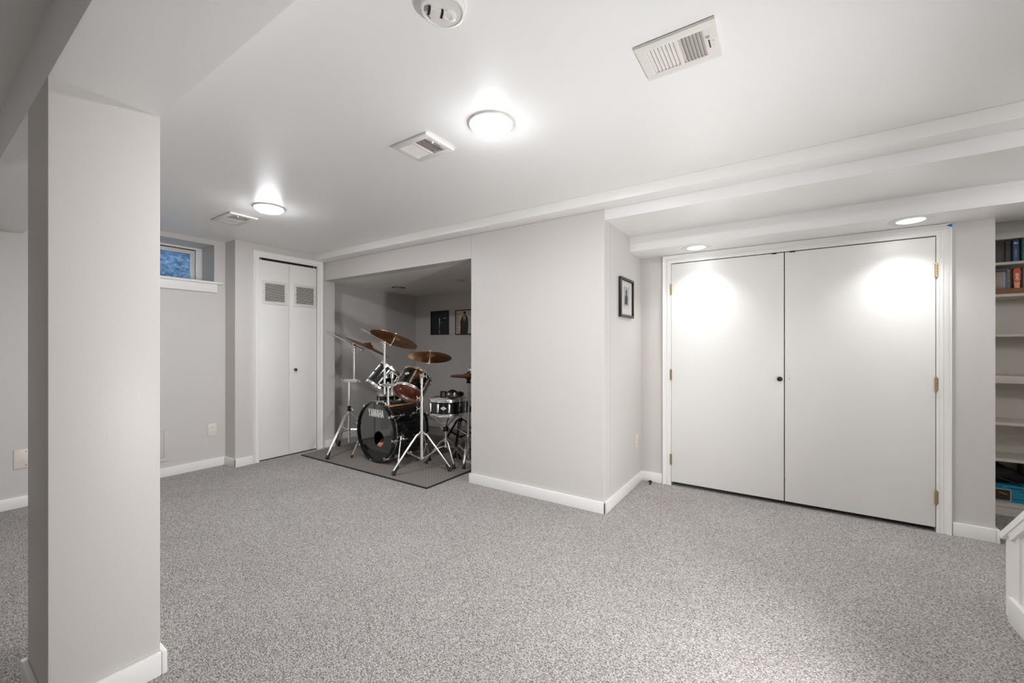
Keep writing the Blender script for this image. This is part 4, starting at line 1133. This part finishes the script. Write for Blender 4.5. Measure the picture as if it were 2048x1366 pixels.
q = MB(); q.cyl((-3.340, 2.729, 1.150), (-3.340, 2.729, 1.195), 0.0165, 0.0195, 16); q.ball((-3.340, 2.729, 1.213), 0.025); q.build('tilter', 'chrome', t)
wing(t, (-3.352, 2.722, 1.215), (-0.83, -0.55, 0.1))
q = MB(); q.cyl((-3.535, 2.600, 1.345), (-3.288, 2.763, 1.184), 0.0064, seg=10); q.cyl((-3.535, 2.600, 1.345), (-3.524, 2.607, 1.338), 0.0085, seg=10); q.build('boom_arm', 'chrome', t)
nB = V((0.032, 0.396, 0.918)).normalized(); cB = V((-3.258, 2.784, 1.255))
q = MB(); q.ball((-3.288, 2.763, 1.184), 0.0175); q.tube([(-3.288, 2.763, 1.184), cB - nB * 0.03, cB + nB * 0.05], 0.0044, 8); q.build('cymbal_tilter', 'chrome', t)
cymbal('cymbal', cB, nB, 0.240, 'bronze crash cymbal tilted high above the bass drum', bell=0.058, bh=0.026)

# hi-hat
Hh = (-2.627, 3.178)
t = thing('hi_hat_stand', (Hh[0], Hh[1], ZM), 'chrome hi-hat stand with pedal, half hidden behind the wall corner', 'hi-hat stand')
d0 = V((-2.524 - Hh[0], 2.983 - Hh[1], 0))
fs = [V((Hh[0], Hh[1], 0)) + (Matrix.Rotation(math.radians(a), 3, 'Z') @ d0) for a in (0, 120, 240)]
tripod(t, Hh, [(f.x, f.y) for f in fs], 0.275, 0.10, 0.0075, True, fr=0.017)
MB().cyl((Hh[0], Hh[1], 0.05), (Hh[0], Hh[1], 0.60), 0.0128, seg=16).build('pole', 'satin', t)
q = MB(); q.cyl((Hh[0], Hh[1], 0.575), (Hh[0], Hh[1], 0.625), 0.0195, seg=16); q.build('height_collar', 'chrome', t)
wing(t, (Hh[0] + 0.016, Hh[1], 0.6), (0.9, -0.4, 0))
MB().cyl((Hh[0], Hh[1], 0.60), (Hh[0], Hh[1], 0.815), 0.0100, seg=14).build('upper_tube', 'satin', t)
q = MB(); q.lathe([(0.0, 0), (0.022, 0.0), (0.022, 0.012), (0.016, 0.014), (0.016, 0.034), (0.024, 0.036), (0.026, 0.044), (0, 0.046)], Matrix.Translation((Hh[0], Hh[1], 0.803)), 20); q.build('cymbal_seat', 'rubber', t)
MB().cyl((Hh[0], Hh[1], 0.80), (Hh[0], Hh[1], 1.035), 0.0034, seg=8).build('pull_rod', 'chrome', t)
q = MB(); q.cyl((Hh[0], Hh[1], 0.908), (Hh[0], Hh[1], 0.955), 0.0105, seg=12); q.box((-0.012, -0.007, -0.012), (0.016, 0.007, 0.012), bev=0.003, mtx=Matrix.Translation((Hh[0] + 0.006, Hh[1], 0.938))); q.build('clutch', 'chrome', t)
wing(t, (Hh[0] + 0.016, Hh[1] - 0.004, 0.944), (0.83, -0.5, 0.2))
q = MB(); q.box((-0.045, -0.15, -0.006), (0.045, 0.13, 0.006), bev=0.004, mtx=Matrix.Translation((Hh[0] + 0.01, Hh[1] + 0.17, 0.085)) @ Matrix.Rotation(-0.36, 4, 'X')); q.build('footboard', 'black', t)
q = MB(); q.box((Hh[0] - 0.045, Hh[1] + 0.26, ZM), (Hh[0] + 0.065, Hh[1] + 0.33, ZM + 0.03), bev=0.004); q.box((Hh[0] - 0.05, Hh[1] - 0.03, ZM), (Hh[0] + 0.07, Hh[1] + 0.02, ZM + 0.022), bev=0.004); q.tube([(Hh[0] - 0.04, Hh[1] + 0.28, ZM + 0.006), (Hh[0] - 0.04, Hh[1], ZM + 0.006)], 0.004, 8); q.tube([(Hh[0] + 0.06, Hh[1] + 0.28, ZM + 0.006), (Hh[0] + 0.06, Hh[1], ZM + 0.006)], 0.004, 8); q.build('pedal_base', 'satin', t)
q = MB(); q.cyl((Hh[0] - 0.13, Hh[1] - 0.02, 0.335), (Hh[0] + 0.02, Hh[1] + 0.0, 0.275), 0.0055, seg=8); q.build('memory_rod', 'chrome', t)
cymbal('hi_hat_cymbal', (Hh[0], Hh[1], 0.8785), (0.0, 0.02, 1), 0.183, 'upper bronze hi-hat cymbal, bell upward, cut off by the wall corner', bell=0.055, bh=0.026, bow=0.012, group='hi-hat pair')
cymbal('hi_hat_cymbal', (Hh[0], Hh[1], 0.8660), (0.0, 0.0, 1), 0.183, 'lower bronze hi-hat cymbal, bell downward, under its twin', bell=0.055, bh=0.022, bow=0.012, flip=-1, felt=False, group='hi-hat pair')

# snare stand
Sn = (-2.782, 3.018)
t = thing('snare_stand', (Sn[0], Sn[1], ZM), 'chrome snare drum stand with three basket arms', 'snare stand')
tripod(t, Sn, [(-2.765, 3.217), (-2.946, 2.903), (-2.600, 2.933)], 0.245, 0.185, 0.0075, False, fr=0.017)
MB().cyl((Sn[0], Sn[1], 0.175), (Sn[0], Sn[1], 0.395), 0.0115, seg=14).build('pole', 'satin', t)
q = MB(); q.cyl((Sn[0], Sn[1], 0.335), (Sn[0], Sn[1], 0.375), 0.026, seg=16); q.build('basket_hub', 'blackplastic', t)
wing(t, (Sn[0] - 0.02, Sn[1] - 0.01, 0.355), (-0.8, -0.5, 0))
for k in range(3):
    a = math.radians(200 + 120 * k); d = V((math.cos(a), math.sin(a), 0)); O = V((Sn[0], Sn[1], 0))
    q = MB(); q.tube([O + V((0, 0, 0.372)), O + d * 0.03 + V((0, 0, 0.392)), O + d * 0.13 + V((0, 0, 0.470)), O + d * 0.186 + V((0, 0, 0.482)), O + d * 0.204 + V((0, 0, 0.500)), O + d * 0.206 + V((0, 0, 0.520))], 0.0068, 10)
    ar = q.build('basket_arm', 'chrome', t)
    q = MB(); q.cyl(O + d * 0.165 + V((0, 0, 0.4795)), O + d * 0.206 + V((0, 0, 0.4905)), 0.0105, seg=10); q.build('rubber_grip', 'rubber', ar)

# throne behind the kit
Th = (-2.985, 3.475)
t = thing('drum_throne', (Th[0], Th[1], ZM), 'black drum throne on a dark double-braced tripod behind the snare', 'stool')
fs = [V((Th[0], Th[1], 0)) + V((0.27 * math.cos(math.radians(a)), 0.27 * math.sin(math.radians(a)), 0)) for a in (-62, 58, 178)]
tripod(t, Th, [(f.x, f.y) for f in fs], 0.36, 0.17, 0.009, True, mat='black')
MB().cyl((Th[0], Th[1], 0.10), (Th[0], Th[1], 0.47), 0.0145, seg=16).build('pole', 'satin', t)
q = MB(); q.lathe([(0, 0.455), (0.15, 0.455), (0.168, 0.465), (0.172, 0.485), (0.168, 0.515), (0.14, 0.533), (0, 0.538)], Matrix.Translation((Th[0], Th[1], 0)), 40); q.build('seat', 'bag', t)

# things lying on the drums
t = thing('headphones', (-2.660, 3.040, 0.668), 'black headphones lying on the snare drum', 'headphones')
zt = 0.656
Mh = Matrix.Translation((-2.679, 2.997, zt + 0.047)) @ Matrix.Rotation(0.58, 4, 'Z') @ Matrix.Rotation(math.radians(58), 4, 'X')
q = MB(); q.lathe([(0, 0.022), (0.030, 0.021), (0.047, 0.012), (0.050, 0.0), (0.048, -0.010), (0.034, -0.020), (0, -0.021)], Mh @ Matrix.Scale(1.18, 4, (1, 0, 0)), 28); e1 = q.build('ear_cup', 'blackplastic', t)
q = MB(); q.box((0.018, -0.012, 0.0205), (0.030, 0.012, 0.0222), bev=0.001, mtx=Mh); q.build('cup_badge', 'satin', e1)
Mh2 = Matrix.Translation((-2.706, 3.127, zt + 0.036)) @ Matrix.Rotation(0.3, 4, 'Z') @ Matrix.Rotation(math.radians(12), 4, 'X')
q = MB(); q.lathe([(0, 0.022), (0.030, 0.021), (0.047, 0.012), (0.050, 0.0), (0.048, -0.010), (0.034, -0.020), (0, -0.021)], Mh2, 28); q.build('ear_cup', 'blackplastic', t)
q = MB(); q.tube([(-2.699, 3.007, zt + 0.088), (-2.729, 3.032, zt + 0.078), (-2.754, 3.072, zt + 0.045), (-2.749, 3.112, zt + 0.03), (-2.726, 3.127, zt + 0.028)], [0.007, 0.009, 0.010, 0.009, 0.007], 10); q.build('headband', 'blackplastic', t)
q = MB(); q.tube([(-2.632, 3.007, zt + 0.045), (-2.604, 3.012, zt + 0.040), (-2.569, 3.017, zt + 0.012), (-2.552, 3.012, zt - 0.03), (-2.549, 3.012, zt - 0.12)], 0.0022, 8); q.build('cord', 'rubber', t)
t = thing('metronome', (-2.862, 3.085, zt - 0.006), 'small black metronome with a grey face on the snare drum', 'metronome')
Mm = Matrix.Translation((-2.872, 3.080, 0)) @ Matrix.Rotation(0.6, 4, 'Z')
MB().box((-0.032, -0.014, 0.6522), (0.032, 0.014, 0.718), bev=0.004, mtx=Mm).build('case', 'blackplastic', t)
MB().box((-0.012, -0.0152, 0.664), (0.016, -0.0138, 0.708), mtx=Mm).build('face', flat('face_grey', rgb(96, 88, 82)), t)
t = thing('drumstick', (-3.255, 2.93, 0.585), 'wooden drumstick lying on top of the bass drum', 'drumstick')
xs = -3.270; zs2 = BC.z + math.sqrt(0.2805 ** 2 - (xs - BC.x) ** 2) + 0.011
q = MB(); q.tube([(xs - 0.006, 2.715, zs2 + 0.004), (xs, 2.90, zs2), (xs + 0.01, 3.04, zs2 + 0.002)], 0.0072, 10); q.build('shaft', 'stickwood', t)
q = MB(); q.tube([(xs + 0.010, 3.035, zs2 + 0.002), (xs + 0.012, 3.065, zs2 + 0.002), (xs + 0.0125, 3.072, zs2 + 0.002), (xs + 0.013, 3.08, zs2 + 0.002)], [0.0066, 0.0035, 0.005, 0.002], 10); q.build('tip', 'stickwood', t)

# ------------------------------------------------------------------ added fill lamp, out of view, aimed up to brighten the ceiling
t = thing('added_floor_spot', (0.735, 1.45, 0), 'added black fill lamp out of view by the stair, brightening the ceiling', 'added fill lamp')
hd = V((0.735, 1.45, 0.55)); aim = (V((-4.1, 2.1, 1.85)) - hd).normalized()
MB().lathe([(0, 0), (0.12, 0), (0.12, 0.012), (0.02, 0.022), (0, 0.022)], Matrix.Translation((0.735, 1.45, 0)), 32).build('base', 'black', t)
MB().cyl((0.735, 1.45, 0.02), (0.735, 1.45, 0.48), 0.009, seg=12).build('pole', 'black', t)
Mh = Matrix.Translation(hd) @ basis(aim)
MB().lathe([(0, -0.10), (0.045, -0.10), (0.07, -0.06), (0.085, 0.02), (0.082, 0.02), (0.066, -0.058), (0, -0.07)], Mh, 32).build('lamp_shade', 'black', t)
ld_ = bpy.data.lights.new('fill_bulb', 'SPOT'); lo_ = bpy.data.objects.new('fill_bulb', ld_); COL.objects.link(lo_)
ld_.energy = POW['fill_spot']; ld_.spot_size = math.radians(152); ld_.spot_blend = 0.9; ld_.shadow_soft_size = 0.07; ld_.color = (0.98, 0.985, 1.0)
lo_.parent = t; lo_.location = hd + aim * 0.022 - V(t.location); lo_.rotation_euler = basis(-aim).to_euler()

# unseen globes added on the stair wall for more light in the room
for y, z, lab in ((1.15, 1.62, 'added unseen fill globe on the stair wall, nearer the ceiling beam'), (2.55, 1.62, 'added unseen fill globe on the stair wall, nearer the bookcase nook')):
    t = thing('added_fill_globe', (XE, y, z), lab, 'wall lamp', 'added fill globes on the stair wall')
    MB().lathe([(0.055, 0), (0.055, -0.012), (0.03, -0.02), (0, -0.02)], basis((1, 0, 0)), 28).build('back_plate', 'plastic', t, local=True)
    MB().tube([(-0.015, 0, 0), (-0.11, 0, 0), (-0.13, 0, 0.02), (-0.13, 0, 0.045)], 0.009, 10).build('arm', 'plastic', t, local=True)
    MB().ball((-0.13, 0, 0.12), 0.08, u=28, v=18).build('globe', 'fill_globe', t, local=True)

# ------------------------------------------------------------------ sky, camera, render settings
w = bpy.data.worlds.new('sky'); SC.world = w; w.use_nodes = True
bg = w.node_tree.nodes['Background']
bg.inputs[0].default_value = (0.36, 0.56, 0.79, 1); bg.inputs[1].default_value = 2.9

cam = bpy.data.cameras.new('camera'); co = bpy.data.objects.new('camera', cam); COL.objects.link(co)
co.location = (0, 0, 1.173); co.rotation_euler = (PI / 2, 0, 0.5853)
cam.sensor_fit = 'HORIZONTAL'; cam.sensor_width = 36.0
cam.lens = 822.0 / 2048.0 * 36.0
cam.shift_y = 9.0 / 2048.0
cam.clip_start = 0.02
SC.camera = co
vs = SC.view_settings
vs.view_transform = 'Standard'; vs.look = 'None'; vs.gamma = 1.0; vs.use_curve_mapping = False
vs.exposure = POW['EXPO']
try:
    SC.cycles.use_denoising = True
    SC.cycles.max_bounces = 10; SC.cycles.diffuse_bounces = 6
    SC.cycles.sample_clamp_indirect = 40.0
except Exception:
    pass
